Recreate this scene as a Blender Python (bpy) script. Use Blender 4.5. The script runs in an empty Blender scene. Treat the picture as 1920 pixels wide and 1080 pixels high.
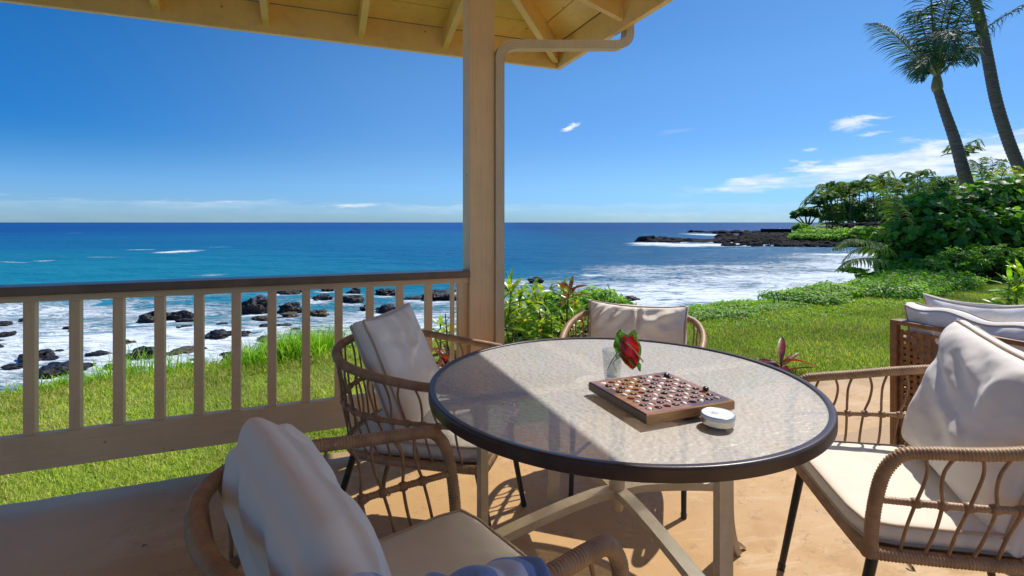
import bpy, bmesh, math, random
import numpy as np
from mathutils import Vector, Matrix, Euler, noise

random.seed(7)
RNG = np.random.default_rng(7)
SC = bpy.context.scene
COL = SC.collection
R = math.radians

# ------------------------------------------------------------------ camera, sky, sun, exposure
H = 1.20                                     # eye height above the patio floor
cam_d = bpy.data.cameras.new('camera'); cam = bpy.data.objects.new('camera', cam_d); COL.objects.link(cam)
cam.location = (0, 0, H); cam.rotation_euler = (R(90), 0, 0)
cam_d.lens = 18.0; cam_d.sensor_width = 36.0; cam_d.shift_y = -123/1920
cam_d.clip_start = 0.05; cam_d.clip_end = 60000
SC.camera = cam

SUN_AZ = 44.0        # degrees from +X towards +Y
SUN_EL = 52.3
sx, sy, sz = math.cos(R(SUN_AZ))*math.cos(R(SUN_EL)), math.sin(R(SUN_AZ))*math.cos(R(SUN_EL)), math.sin(R(SUN_EL))
sun_d = bpy.data.lights.new('sun', 'SUN'); sun = bpy.data.objects.new('sun', sun_d); COL.objects.link(sun)
sun_d.energy = 2.85; sun_d.angle = R(0.53); sun_d.color = (1.0, 0.93, 0.83)
sun.rotation_euler = Vector((sx, sy, sz)).to_track_quat('Z', 'Y').to_euler()

world = bpy.data.worlds.new('World'); SC.world = world; world.use_nodes = True
SC.view_settings.view_transform = 'Standard'
SC.view_settings.look = 'None'
SC.view_settings.gamma = 1.0
SC.view_settings.exposure = 0.84
SC.view_settings.use_curve_mapping = False
SC.cycles.max_bounces = 10; SC.cycles.diffuse_bounces = 7
SC.cycles.transparent_max_bounces = 12

class NT:
    """tiny node-tree writer"""
    def __init__(s, tree): s.t = tree; s.n = tree.nodes; s.l = tree.links
    def node(s, typ, **kw):
        n = s.n.new(typ)
        for k, v in kw.items(): setattr(n, k, v)
        return n
    def put(s, sock, v):
        if v is None: return
        if isinstance(v, bpy.types.NodeSocket): s.l.new(v, sock)
        else:
            if isinstance(v, (tuple, list)) and len(v) == 3 and sock.type == 'RGBA': v = (*v, 1)
            sock.default_value = v
    def math(s, op, a, b=None, c=None, clamp=False):
        n = s.node('ShaderNodeMath', operation=op); n.use_clamp = clamp
        s.put(n.inputs[0], a); s.put(n.inputs[1], b); s.put(n.inputs[2], c); return n.outputs[0]
    def mapr(s, v, a, b, c=0.0, d=1.0, smooth=True):
        n = s.node('ShaderNodeMapRange'); n.interpolation_type = 'SMOOTHSTEP' if smooth else 'LINEAR'
        for i, x in enumerate((v, a, b, c, d)): s.put(n.inputs[i], x)
        return n.outputs[0]
    def noise(s, vec, scale, detail=4, rough=.55, dist=0.0, out=0):
        n = s.node('ShaderNodeTexNoise'); s.put(n.inputs['Vector'], vec)
        s.put(n.inputs['Scale'], scale); s.put(n.inputs['Detail'], detail); s.put(n.inputs['Roughness'], rough); s.put(n.inputs['Distortion'], dist)
        return n.outputs[out]
    def voro(s, vec, scale, feature='F1', out='Distance', rnd=1.0):
        n = s.node('ShaderNodeTexVoronoi', feature=feature); s.put(n.inputs['Vector'], vec); s.put(n.inputs['Scale'], scale)
        s.put(n.inputs['Randomness'], rnd); return n.outputs[out]
    def mixc(s, f, a, b, mode='MIX'):
        n = s.node('ShaderNodeMix', data_type='RGBA', blend_type=mode)
        s.put(n.inputs[0], f); s.put(n.inputs[6], a); s.put(n.inputs[7], b); return n.outputs[2]
    def scale(s, vec, v):
        n = s.node('ShaderNodeVectorMath', operation='MULTIPLY'); s.put(n.inputs[0], vec); n.inputs[1].default_value = v; return n.outputs[0]
    def comb(s, a, b, c=0.0):
        n = s.node('ShaderNodeCombineXYZ'); s.put(n.inputs[0], a); s.put(n.inputs[1], b); s.put(n.inputs[2], c); return n.outputs[0]
    def bump(s, h, strength=.3, dist=.01, normal=None):
        n = s.node('ShaderNodeBump'); s.put(n.inputs['Strength'], strength); s.put(n.inputs['Distance'], dist); s.put(n.inputs['Height'], h)
        if normal is not None: s.put(n.inputs['Normal'], normal)
        return n.outputs[0]

def build_world():
    T = NT(world.node_tree); T.n.clear()
    sky = T.node('ShaderNodeTexSky', sky_type='NISHITA'); sky.sun_disc = False
    sky.sun_elevation = R(SUN_EL); sky.sun_rotation = R(90-SUN_AZ)
    sky.altitude = 0; sky.air_density = 1.0; sky.dust_density = 0.25; sky.ozone_density = 2.2
    g = T.node('ShaderNodeTexCoord').outputs['Generated']
    sep = T.node('ShaderNodeSeparateXYZ'); T.put(sep.inputs[0], g)
    X, Y, Z = sep.outputs
    az = T.math('MULTIPLY', T.math('ARCTAN2', X, Y), 57.2958)
    el = T.math('MULTIPLY', T.math('ARCSINE', Z), 57.2958)
    # cool, saturated sky
    hs = T.node('ShaderNodeHueSaturation'); T.put(hs.inputs['Color'], sky.outputs[0])
    hs.inputs['Saturation'].default_value = 1.28; hs.inputs['Value'].default_value = 1.0; hs.inputs['Hue'].default_value = .497
    # clear tropical air: deeper blue, without the pale yellow rim of the model sky
    low = T.mixc(T.mapr(el, 7.0, 17.0), T.mixc(T.mapr(el, .5, 7.5), (.150, .285, .57), (.215, .305, .44)), (.300, .365, .445))
    tint = T.mixc(T.mapr(el, 22.0, 55.0), low, (.66, .74, .78))
    pol = T.mapr(az, -8, -50); tint = T.mixc(T.math('MULTIPLY', pol, T.mapr(el, 1.0, 9.0)), tint, T.mixc(1.0, tint, (.22, .70, .93), 'MULTIPLY'))
    skyc = T.mixc(1.0, hs.outputs[0], tint, 'MULTIPLY')
    # cloud coordinates in degrees
    def cn(sa, se, sc, det=6, rough=.6, dist=.4, off=0.0):
        v = T.comb(T.math('MULTIPLY', az, sa), T.math('MULTIPLY', el, se), off)
        return T.noise(v, sc, det, rough, dist)
    masks = []
    # bank climbing to the right
    up = T.math('ADD', T.math('MULTIPLY', T.math('SUBTRACT', az, 20.0), .165), 3.7)
    lo = T.math('ADD', T.math('MULTIPLY', T.math('SUBTRACT', az, 20.0), .045), 3.05)
    n1 = cn(.35, 1.6, .55, 7, .62, .5)
    n1b = cn(.10, 1.3, .9, 5, .6, .3, 4.2)
    wob = T.math('MULTIPLY', T.math('SUBTRACT', n1, .5), 4.2)
    a1 = T.mapr(T.math('ADD', T.math('SUBTRACT', up, el), wob), -.35, .55)
    a2 = T.mapr(T.math('ADD', T.math('SUBTRACT', el, lo), T.math('MULTIPLY', wob, .5)), -.4, .5)
    a3 = T.mapr(az, 16, 24); a4 = T.mapr(az, 150, 110)
    gaps = T.mapr(n1b, .34, .50, .35, 1.0)
    m = T.math('MULTIPLY', T.math('MULTIPLY', a1, a2), T.math('MULTIPLY', a3, a4))
    masks.append(T.math('MULTIPLY', T.math('MULTIPLY', m, gaps), .93))
    # faint low bank all along the horizon
    n2 = cn(.22, 1.8, .8, 7, .6, .4, 9.1)
    top2 = T.mapr(T.math('ADD', T.math('SUBTRACT', 2.05, el), T.math('MULTIPLY', T.math('SUBTRACT', n2, .5), 2.2)), -.12, .25)
    den2 = T.mapr(cn(.05, .5, 1.2, 3, .5, .0, 2.2), .42, .72, .12, .50)
    fade2 = T.mapr(el, .2, 2.2, .35, 1.0)
    masks.append(T.math('MULTIPLY', T.math('MULTIPLY', top2, den2), fade2))
    # small single clouds: centre az, el, half widths, tilt
    for (ca, ce, wa, we, tilt, st, off) in ((6.5, 10.45, 1.35, .42, .32, 1.0, 1.0), (33.6, 9.3, 3.0, .9, .12, .8, 3.0), (34.9, 8.0, 1.8, .3, .1, .55, 5.0), (30.2, 7.0, 1.0, .22, .0, .5, 6.0),
                                            (28.9, 6.0, .7, .2, .0, .55, 7.0), (17.5, 9.6, 3.0, .35, .05, .12, 8.0), (-17.5, 1.75, 4.0, .32, .05, .62, 9.5), (62., 16., 6., 1.8, .1, .6, 12.), (96., 12., 8., 2., .1, .6, 15.), (-70., 9., 5., 1.2, .1, .5, 18.)):
        da = T.math('DIVIDE', T.math('SUBTRACT', az, ca), wa)
        de = T.math('DIVIDE', T.math('SUBTRACT', T.math('SUBTRACT', el, ce), T.math('MULTIPLY', T.math('SUBTRACT', az, ca), tilt)), we)
        r2 = T.math('SQRT', T.math('ADD', T.math('MULTIPLY', da, da), T.math('MULTIPLY', de, de)))
        v = T.comb(T.math('MULTIPLY', az, 1.0/wa), T.math('MULTIPLY', el, 1.0/we), off)
        nn = T.noise(v, 1.3, 6, .62, .6)
        masks.append(T.math('MULTIPLY', T.mapr(T.math('SUBTRACT', T.math('MULTIPLY', nn, 2.3), r2), .3, .95), st))
    tot = masks[0]
    for mk in masks[1:]: tot = T.math('MAXIMUM', tot, mk)
    shade = cn(.6, 2.4, .7, 5, .6, .3, 21.)
    cc = T.mixc(T.mapr(shade, .3, .7), (2.5, 2.95, 3.5), (3.9, 4.05, 4.25))
    out = T.mixc(T.math('MULTIPLY', tot, .92), skyc, cc)
    bg = T.node('ShaderNodeBackground'); T.put(bg.inputs[0], out); bg.inputs[1].default_value = 0.15
    o = T.node('ShaderNodeOutputWorld'); T.l.new(bg.outputs[0], o.inputs[0])
build_world()

# ------------------------------------------------------------------ axes of the house (turned 21.5 degrees)
CU, SU = math.cos(R(21.5)), math.sin(R(21.5))
def HW(u, v, z=0.0): return Vector((u*CU - v*SU, u*SU + v*CU, z))
RZ_H = Matrix.Rotation(R(21.5), 4, 'Z')
def at(px, py, Y):                       # the point seen at photo pixel (px, py) at Y metres away
    return Vector(((px-960)/960*Y, Y, H - (py-417)/960*Y))
def on(px, py, z):                       # the point of the level z seen at that pixel
    Y = (H-z)*960/(py-417); return Vector(((px-960)/960*Y, Y, z))

# ------------------------------------------------------------------ object helpers
def link(name, me, parent=None, mw=None, **tags):
    o = bpy.data.objects.new(name, me); COL.objects.link(o)
    if parent is not None: o.parent = parent
    if mw is not None: o.matrix_local = mw
    for k, v in tags.items():
        if v: o[k] = v
    return o
def tag(o, label=None, category=None, group=None, kind=None):
    for k, v in (('label', label), ('category', category), ('group', group), ('kind', kind)):
        if v: o[k] = v
    return o
def thing(name, label, category, loc=(0, 0, 0), rz=0.0, group=None):
    o = bpy.data.objects.new(name, None); COL.objects.link(o); o.empty_display_size = .1
    o.location = loc; o.rotation_euler = (0, 0, rz)
    return tag(o, label, category, group)

class MB:
    def __init__(s): s.v = []; s.f = []; s.mi = []; s.cur = 0
    def add(s, vs, fs):
        b = len(s.v); s.v.extend([tuple(p) for p in vs]); s.f.extend([tuple(b+i for i in f) for f in fs]); s.mi.extend([s.cur]*len(fs))
    def box(s, c, size, rot=None, bev=0.0):
        hx, hy, hz = (d/2 for d in size); c = Vector(c)
        if bev <= 0:
            vs = [Vector((x, y, z)) for x in (-hx, hx) for y in (-hy, hy) for z in (-hz, hz)]
            fs = [(0,1,3,2), (4,6,7,5), (0,4,5,1), (2,3,7,6), (0,2,6,4), (1,5,7,3)]
        else:
            bm = bmesh.new(); bmesh.ops.create_cube(bm, size=1)
            bmesh.ops.scale(bm, vec=size, verts=bm.verts)
            bmesh.ops.bevel(bm, geom=list(bm.edges), offset=bev, segments=2, profile=.6, affect='EDGES')
            bm.verts.index_update(); vs = [v.co.copy() for v in bm.verts]; fs = [tuple(v.index for v in f.verts) for f in bm.faces]; bm.free()
        if rot is not None:
            m = rot.to_3x3(); vs = [m @ v for v in vs]
        s.add([c+v for v in vs], fs)
    def tube(s, pts, rad, n=8, closed=False, cap=True, flat=None):
        pts = [Vector(p) for p in pts]; m = len(pts)
        if not callable(rad):
            if isinstance(rad, (int, float)): rr = [rad]*m
            else: rr = list(rad)
        else: rr = [rad(i) for i in range(m)]
        tang = []
        for i in range(m):
            a = pts[(i-1) % m] if (closed or i > 0) else pts[i]
            b = pts[(i+1) % m] if (closed or i < m-1) else pts[i]
            t = (b-a); tang.append(t.normalized() if t.length > 1e-9 else Vector((0, 0, 1)))
        t0 = tang[0]; ref = Vector((0, 0, 1)) if abs(t0.z) < .9 else Vector((0, 1, 0))
        nrm = (ref - t0*ref.dot(t0)).normalized(); vs = []
        for i in range(m):
            t = tang[i]; nrm = (nrm - t*nrm.dot(t))
            nrm = nrm.normalized() if nrm.length > 1e-6 else t.orthogonal().normalized()
            bn = t.cross(nrm)
            for k in range(n):
                a = 2*math.pi*k/n
                ca, sa = math.cos(a), math.sin(a)
                if flat: vs.append(pts[i] + nrm*ca*rr[i]*flat[0] + bn*sa*rr[i]*flat[1])
                else: vs.append(pts[i] + nrm*ca*rr[i] + bn*sa*rr[i])
        fs = []
        for i in range(m if closed else m-1):
            j = (i+1) % m
            for k in range(n):
                l = (k+1) % n; fs.append((i*n+k, i*n+l, j*n+l, j*n+k))
        if cap and not closed:
            fs.append(tuple(range(n-1, -1, -1))); fs.append(tuple((m-1)*n+k for k in range(n)))
        s.add(vs, fs)
    def ribbon(s, pts, w, th, up=Vector((0, 0, 1))):         # flat bar swept along pts, w across, th thick
        pts = [Vector(p) for p in pts]; m = len(pts); vs = []
        for i in range(m):
            t = (pts[min(i+1, m-1)]-pts[max(i-1, 0)]).normalized()
            side = t.cross(up); side = side.normalized() if side.length > 1e-5 else Vector((1, 0, 0)); nn = side.cross(t).normalized()
            for a, b in ((-1, -1), (1, -1), (1, 1), (-1, 1)): vs.append(pts[i]+side*(a*w/2)+nn*(b*th/2))
        fs = [(0, 3, 2, 1), ((m-1)*4, (m-1)*4+1, (m-1)*4+2, (m-1)*4+3)]
        for i in range(m-1):
            for k in range(4):
                l = (k+1) % 4; fs.append((i*4+k, i*4+l, (i+1)*4+l, (i+1)*4+k))
        s.add(vs, fs)
    def lathe(s, prof, n=24, c=(0, 0, 0)):
        c = Vector(c); vs = []; fs = []
        for r, z in prof:
            for k in range(n):
                a = 2*math.pi*k/n; vs.append(c+Vector((r*math.cos(a), r*math.sin(a), z)))
        for i in range(len(prof)-1):
            for k in range(n):
                l = (k+1) % n; fs.append((i*n+k, i*n+l, (i+1)*n+l, (i+1)*n+k))
        s.add(vs, fs)
        if prof[0][0] > 1e-6: pass
    def disc(s, r, z, n=24, c=(0, 0, 0), flip=False):
        c = Vector(c); vs = [c+Vector((r*math.cos(2*math.pi*k/n), r*math.sin(2*math.pi*k/n), z)) for k in range(n)]
        f = tuple(range(n)); s.add(vs, [f[::-1] if flip else f])
    def mesh(s, name, mats, smooth=False):
        me = bpy.data.meshes.new(name); me.from_pydata(s.v, [], s.f)
        if not isinstance(mats, (list, tuple)): mats = [mats]
        for m in mats: me.materials.append(m)
        if len(mats) > 1: me.polygons.foreach_set('material_index', s.mi)
        if smooth: me.polygons.foreach_set('use_smooth', [True]*len(s.f))
        me.update(); return me
    def build(s, name, mats, parent=None, smooth=False, **tags):
        return link(name, s.mesh(name, mats, smooth), parent, **tags)

def np_mesh(name, verts, faces, mat, smooth=False, col=None, attrs=None):
    """verts (n,3) array, faces (m,k) array of one size"""
    me = bpy.data.meshes.new(name); nv = len(verts); nf, k = faces.shape
    me.vertices.add(nv); me.vertices.foreach_set('co', np.ascontiguousarray(verts, dtype=np.float32).ravel())
    me.loops.add(nf*k); me.loops.foreach_set('vertex_index', np.ascontiguousarray(faces, dtype=np.int32).ravel())
    me.polygons.add(nf); me.polygons.foreach_set('loop_start', np.arange(0, nf*k, k, dtype=np.int32))
    me.polygons.foreach_set('loop_total', np.full(nf, k, dtype=np.int32))
    if smooth: me.polygons.foreach_set('use_smooth', np.ones(nf, dtype=bool))
    me.update(calc_edges=True)
    if mat: me.materials.append(mat)
    if attrs:
        for an, arr in attrs.items():
            a = me.attributes.new(an, 'FLOAT', 'POINT'); a.data.foreach_set('value', np.ascontiguousarray(arr, dtype=np.float32))
    me.validate(); return me

def smooth_path(pts, sub=8, closed=False):
    pts = [Vector(p) for p in pts]; m = len(pts); out = []
    segs = m if closed else m-1
    for i in range(segs):
        p1, p2 = pts[i], pts[(i+1) % m]
        p0 = pts[(i-1) % m] if (closed or i > 0) else p1*2-p2
        p3 = pts[(i+2) % m] if (closed or i < m-2) else p2*2-p1
        for k in range(sub):
            t = k/sub; t2, t3 = t*t, t*t*t
            out.append(.5*((2*p1)+(p2-p0)*t+(2*p0-5*p1+4*p2-p3)*t2+(3*p1-p0-3*p2+p3)*t3))
    if not closed: out.append(pts[-1].copy())
    return out
def resample(pts, step, closed=False):
    P = [Vector(p) for p in pts]
    if closed: P = P+[P[0]]
    d = [0]
    for a, b in zip(P, P[1:]): d.append(d[-1]+(b-a).length)
    n = max(2, int(round(d[-1]/step))); out = []; j = 0
    for i in range(n+(0 if closed else 1)):
        t = d[-1]*i/n
        while j < len(P)-2 and d[j+1] < t: j += 1
        f = (t-d[j])/max(1e-9, d[j+1]-d[j]); out.append(P[j].lerp(P[j+1], min(1, max(0, f))))
    return out

# ------------------------------------------------------------------ materials
def new_mat(name):
    m = bpy.data.materials.new(name); m.use_nodes = True; T = NT(m.node_tree)
    b = m.node_tree.nodes['Principled BSDF']; return m, T, b
def objco(T): return T.node('ShaderNodeTexCoord').outputs['Object']
def varied(name, c1, c2, rough=.6, scale=8, bump=0.0, bscale=60, stretch=(1, 1, 1), spec=.5, c3=None, c3amt=.5, c3scale=30, bdist=.004, metallic=0.0, objrand=0.0):
    m, T, b = new_mat(name); co = T.scale(objco(T), stretch)
    if objrand:
        oi = T.node('ShaderNodeObjectInfo'); v = T.node('ShaderNodeVectorMath', operation='ADD'); T.put(v.inputs[0], co)
        T.put(v.inputs[1], T.comb(T.math('MULTIPLY', oi.outputs['Random'], 37.), T.math('MULTIPLY', oi.outputs['Random'], 91.), 3.)); co = v.outputs[0]
    n = T.noise(co, scale, 5, .6)
    c = T.mixc(T.mapr(n, .3, .7), c1, c2)
    if c3: c = T.mixc(T.mapr(T.noise(co, c3scale, 4, .7), 1-c3amt, min(1.0, 1-c3amt+.12)), c, c3)
    if objrand:
        hv = T.node('ShaderNodeHueSaturation'); T.put(hv.inputs['Color'], c); T.put(hv.inputs['Value'], T.mapr(oi.outputs['Random'], 0, 1, 1-objrand, 1+objrand, False)); c = hv.outputs[0]
    T.put(b.inputs['Base Color'], c); b.inputs['Roughness'].default_value = rough; b.inputs['Specular IOR Level'].default_value = spec
    b.inputs['Metallic'].default_value = metallic
    if bump: T.put(b.inputs['Normal'], T.bump(T.noise(co, bscale, 5, .65), bump, bdist))
    return m
def leafmat(name, dark, light, rough=.4, trans=.35, tcol=None, spec=.4, rand=.25, third=None, thirdamt=.0):
    m, T, b = new_mat(name)
    geo = T.node('ShaderNodeNewGeometry'); oi = T.node('ShaderNodeObjectInfo')
    r = T.math('FRACT', T.math('ADD', geo.outputs['Random Per Island'], T.math('MULTIPLY', oi.outputs['Random'], 7.13)))
    c = T.mixc(r, dark, light)
    if third:
        r2 = T.math('FRACT', T.math('MULTIPLY', r, 13.7)); c = T.mixc(T.mapr(r2, 1-thirdamt, 1-thirdamt+.03), c, third)
    n = T.noise(objco(T), 25, 3, .6)
    hv = T.node('ShaderNodeHueSaturation'); T.put(hv.inputs['Color'], c); T.put(hv.inputs['Value'], T.mapr(n, .25, .75, 1-rand, 1+rand)); c = hv.outputs[0]
    T.put(b.inputs['Base Color'], c); b.inputs['Roughness'].default_value = rough; b.inputs['Specular IOR Level'].default_value = spec
    tr = T.node('ShaderNodeBsdfTranslucent')
    tc = T.mixc(1.0, c, tcol or (1.6, 1.75, .7), 'MULTIPLY'); T.put(tr.inputs[0], tc)
    mx = T.node('ShaderNodeMixShader'); mx.inputs[0].default_value = trans
    T.l.new(b.outputs[0], mx.inputs[1]); T.l.new(tr.outputs[0], mx.inputs[2])
    T.l.new(mx.outputs[0], T.n['Material Output'].inputs[0]); return m

M = {}
def paint(name, col, rough=.55, grain=(30, 30, 1.6)):
    m, T, b = new_mat(name); co = objco(T)
    n = T.noise(co, 3.0, 6, .68); n2 = T.noise(T.scale(co, grain), 3, 5, .65)
    c = T.mixc(T.mapr(n, .3, .7), tuple(x*.86 for x in col), col)
    c = T.mixc(T.mapr(n2, .48, .70, 0, .30), c, tuple(x*.62 for x in col))
    c = T.mixc(T.mapr(T.noise(co, 9, 6, .75), .66, .74, 0, .5), c, tuple(x*.5 for x in col))
    v = T.voro(co, 5.0); c = T.mixc(T.mapr(v, .055, .03), c, (col[0]*.45, col[1]*.33, col[2]*.22))
    T.put(b.inputs['Base Color'], c); b.inputs['Roughness'].default_value = rough
    T.put(b.inputs['Normal'], T.bump(T.math('ADD', n2, T.noise(co, 160, 3, .6)), .16, .003)); return m
M['paint'] = paint('tan_paint', (.84, .58, .31))
M['paint_h'] = paint('tan_paint_rails', (.84, .58, .31), grain=(1.4, 34, 34))
M['soffit'] = paint('yellow_soffit_paint', (.88, .61, .21), grain=(6, 6, 6))
M['spout'] = paint('cream_downspout_paint', (.66, .53, .34), .4)
M['cap'] = varied('brown_stain', (.13, .075, .038), (.20, .12, .065), .33, 6, .25, 90, (1, 1, 1), .6, (.13, .09, .06), .35, 40)
M['rope'] = varied('tan_resin_rope', (.30, .175, .085), (.44, .275, .145), .48, 22, .25, 300, (1, 1, 1), .45, (.52, .35, .2), .38, 60, .0015)
M['spindle'] = varied('brown_resin_cord', (.25, .14, .065), (.37, .22, .115), .45, 30, .3, 300, (1, 1, 1), .45, bdist=.001)
M['black'] = varied('black_steel', (.012, .012, .013), (.022, .021, .02), .38, 40, .1, 200)
M['rim'] = varied('dark_brown_aluminium_rim', (.040, .024, .018), (.070, .043, .032), .34, 14, .12, 120, (1, 1, 1), .5, (.16, .10, .07), .30, 90, .002)
M['frame'] = varied('champagne_powder_coat', (.50, .40, .25), (.60, .49, .33), .42, 16, .12, 200, (1, 1, 1), .5, (.30, .22, .13), .30, 60, .001)
def fabric(name, c, dirt=(.45, .33, .2), amt=.2):
    m, T, b = new_mat(name); co = objco(T)
    n = T.noise(co, 7, 5, .6)
    col = T.mixc(T.mapr(n, .35, .75, 0, amt), c, tuple(x*.75 for x in c))
    col = T.mixc(T.mapr(T.noise(co, 14, 4, .7), .68, .76, 0, .25), col, dirt)
    T.put(b.inputs['Base Color'], col); b.inputs['Roughness'].default_value = .85; b.inputs['Specular IOR Level'].default_value = .25
    b.inputs['Sheen Weight'].default_value = .15
    wv = T.node('ShaderNodeTexWave'); T.put(wv.inputs[0], co); wv.inputs['Scale'].default_value = 260; wv.bands_direction = 'X'
    wz = T.node('ShaderNodeTexWave'); T.put(wz.inputs[0], co); wz.inputs['Scale'].default_value = 260; wz.bands_direction = 'Z'
    h = T.math('ADD', T.math('MULTIPLY', T.math('ADD', wv.outputs[1], wz.outputs[1]), .12), T.noise(co, 26, 5, .6))
    T.put(b.inputs['Normal'], T.bump(h, .28, .004)); return m
M['fabric'] = fabric('ivory_canvas', (.86, .77, .65))
M['fabric2'] = fabric('white_canvas', (.84, .80, .74))
M['seatfab'] = fabric('cream_vinyl_canvas', (.78, .73, .62), amt=.12)
M['piping'] = fabric('taupe_piping', (.55, .43, .32))
def concrete():
    m, T, b = new_mat('painted_concrete'); co = objco(T)
    big = T.noise(co, .9, 6, .62); mid = T.noise(co, 4.5, 6, .65, .6); fine = T.noise(co, 60, 4, .7)
    c = T.mixc(T.mapr(big, .35, .68), (.46, .28, .115), (.54, .335, .145))
    c = T.mixc(T.mapr(mid, .50, .72, 0, .65), c, (.40, .245, .115))
    c = T.mixc(T.mapr(T.noise(co, 11, 7, .78), .56, .66, 0, .65), c, (.26, .16, .08))
    c = T.mixc(T.mapr(T.noise(co, 150, 3, .8), .55, .75, 0, .35), c, (.22, .14, .08))
    c = T.mixc(T.mapr(T.noise(T.scale(co, (1, 2.5, 1)), 1.7, 8, .75, 1.5), .52, .62, 0, .4), c, (.62, .45, .26))
    v = T.voro(co, 7.0); c = T.mixc(T.mapr(v, .05, .02, 0, .75), c, (.14, .09, .05))
    cr = T.node('ShaderNodeTexVoronoi', feature='DISTANCE_TO_EDGE'); T.put(cr.inputs['Vector'], T.noise(co, .8, 5, .6, out=1)); cr.inputs['Scale'].default_value = 5
    c = T.mixc(T.mapr(cr.outputs[0], .004, .0015, 0, .35), c, (.17, .10, .06))
    sp = T.node('ShaderNodeSeparateXYZ'); T.put(sp.inputs[0], co)
    # algae and dirt along the seaward edge of the slab
    edge = T.mapr(T.math('ADD', sp.outputs[1], T.math('MULTIPLY', T.math('SUBTRACT', mid, .5), .5)), 2.35, 2.86)
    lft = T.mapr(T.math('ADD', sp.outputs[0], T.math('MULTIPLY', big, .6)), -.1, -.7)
    c = T.mixc(T.math('MULTIPLY', edge, T.math('MULTIPLY', T.mapr(lft, 0, 1, .4, .85), .9)), c, (.14, .115, .055))
    c = T.mixc(T.math('MULTIPLY', lft, .75), c, T.mixc(mid, (.56, .41, .26), (.92, .72, .49)))  # shaded left floor painted paler, lifting the shade in the base colour
    T.put(b.inputs['Base Color'], c); T.put(b.inputs['Roughness'], T.mapr(mid, .3, .7, .5, .75)); b.inputs['Specular IOR Level'].default_value = .35
    T.put(b.inputs['Normal'], T.bump(T.math('ADD', T.math('MULTIPLY', fine, .4), T.noise(co, 14, 5, .7)), .30, .006)); return m
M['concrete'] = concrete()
def rockmat(name, a, bcol, wet=.35, green=False):
    m, T, b = new_mat(name); co = objco(T)
    n = T.noise(co, 3, 7, .7); c = T.mixc(T.mapr(n, .35, .7), a, bcol)
    c = T.mixc(T.mapr(T.noise(co, 1.1, 4, .6), .55, .7, 0, .6), c, (.085, .06, .03))
    if green: c = T.mixc(T.mapr(T.noise(co, .8, 5, .7), .5, .62, 0, .8), c, (.07, .085, .025))
    T.put(b.inputs['Base Color'], c); b.inputs['Roughness'].default_value = wet; b.inputs['Specular IOR Level'].default_value = .3
    T.put(b.inputs['Normal'], T.bump(T.math('ADD', n, T.voro(co, 6)), .7, .10)); return m
M['lava'] = rockmat('wet_black_lava', (.006, .006, .008), (.026, .025, .027), .5)
M['lava_dry'] = rockmat('dry_black_lava', (.010, .010, .011), (.045, .042, .042), .85)
M['lava_dry'].node_tree.nodes['Principled BSDF'].inputs['Specular IOR Level'].default_value = .06
M['brownrock'] = rockmat('brown_algae_rock', (.05, .035, .02), (.13, .095, .05), .5)

# ------------------------------------------------------------------ terrain
EDGE = np.array([(-40, -22), (-12, -1.5), (-6, 2.3), (-3.9, 3.80), (-3.43, 4.28), (-2.76, 4.57), (-2.1, 4.95), (-1, 5.5), (.5, 6.1), (1.56, 6.7), (2.34, 6.9),
                 (3.4, 7.35), (4.5, 7.95), (5.6, 8.6), (6.7, 9.3), (8.5, 10.6), (12, 14.2), (20, 24), (34, 44), (50, 66), (80, 92)])
def y_edge(x): return np.interp(x, EDGE[:, 0], EDGE[:, 1])
def fbm(x, y, s, seed=0, oct=4):
    out = 0; a = 1; tot = 0
    for o in range(oct):
        f = s*2**o
        out = out + a*(np.sin(x*f*1.0+seed+o*1.7+1.3*np.sin(y*f*.71+seed*2+o))*np.cos(y*f*.93-seed*1.3+o*2.1+1.1*np.sin(x*f*.63+o*.7)))
        tot += a; a *= .5
    return out/tot
SEA = -3.3
def ground_z(x, y):
    x = np.asarray(x, float); y = np.asarray(y, float)
    d = (y - y_edge(x))*.80 + .10*fbm(x, y, 2.2, 3)      # >0 past the edge of the lawn
    left = np.clip((1.5-x)/2.5, 0, 1)
    base = -.06 - .05*left + .018*fbm(x, y, 1.1, 1) + .05*np.clip((x-6)/6, 0, 1)
    base = base - .05*np.exp(-((d+.05)/.35)**2)*0
    drop = np.where(d > 0, -(np.sqrt(d*d+.04)-.2)*1.05 - .25*np.clip(d, 0, 1)*(fbm(x, y, 1.6, 5)*.6), 0)
    return np.maximum(base+drop, SEA-1.6)

def grid_mesh(name, xs, ys, zf, mat, smooth=True, keep=None, attrs=None):
    X, Y = np.meshgrid(xs, ys); Z = zf(X, Y); n, m = X.shape
    v = np.stack([X, Y, Z], -1).reshape(-1, 3)
    i = np.arange(n*m).reshape(n, m)
    f = np.stack([i[:-1, :-1], i[:-1, 1:], i[1:, 1:], i[1:, :-1]], -1).reshape(-1, 4)
    if keep is not None:
        c = v[f].mean(1); f = f[keep(c[:, 0], c[:, 1])]
    return np_mesh(name, v, f, mat, smooth, attrs=attrs)

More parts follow.
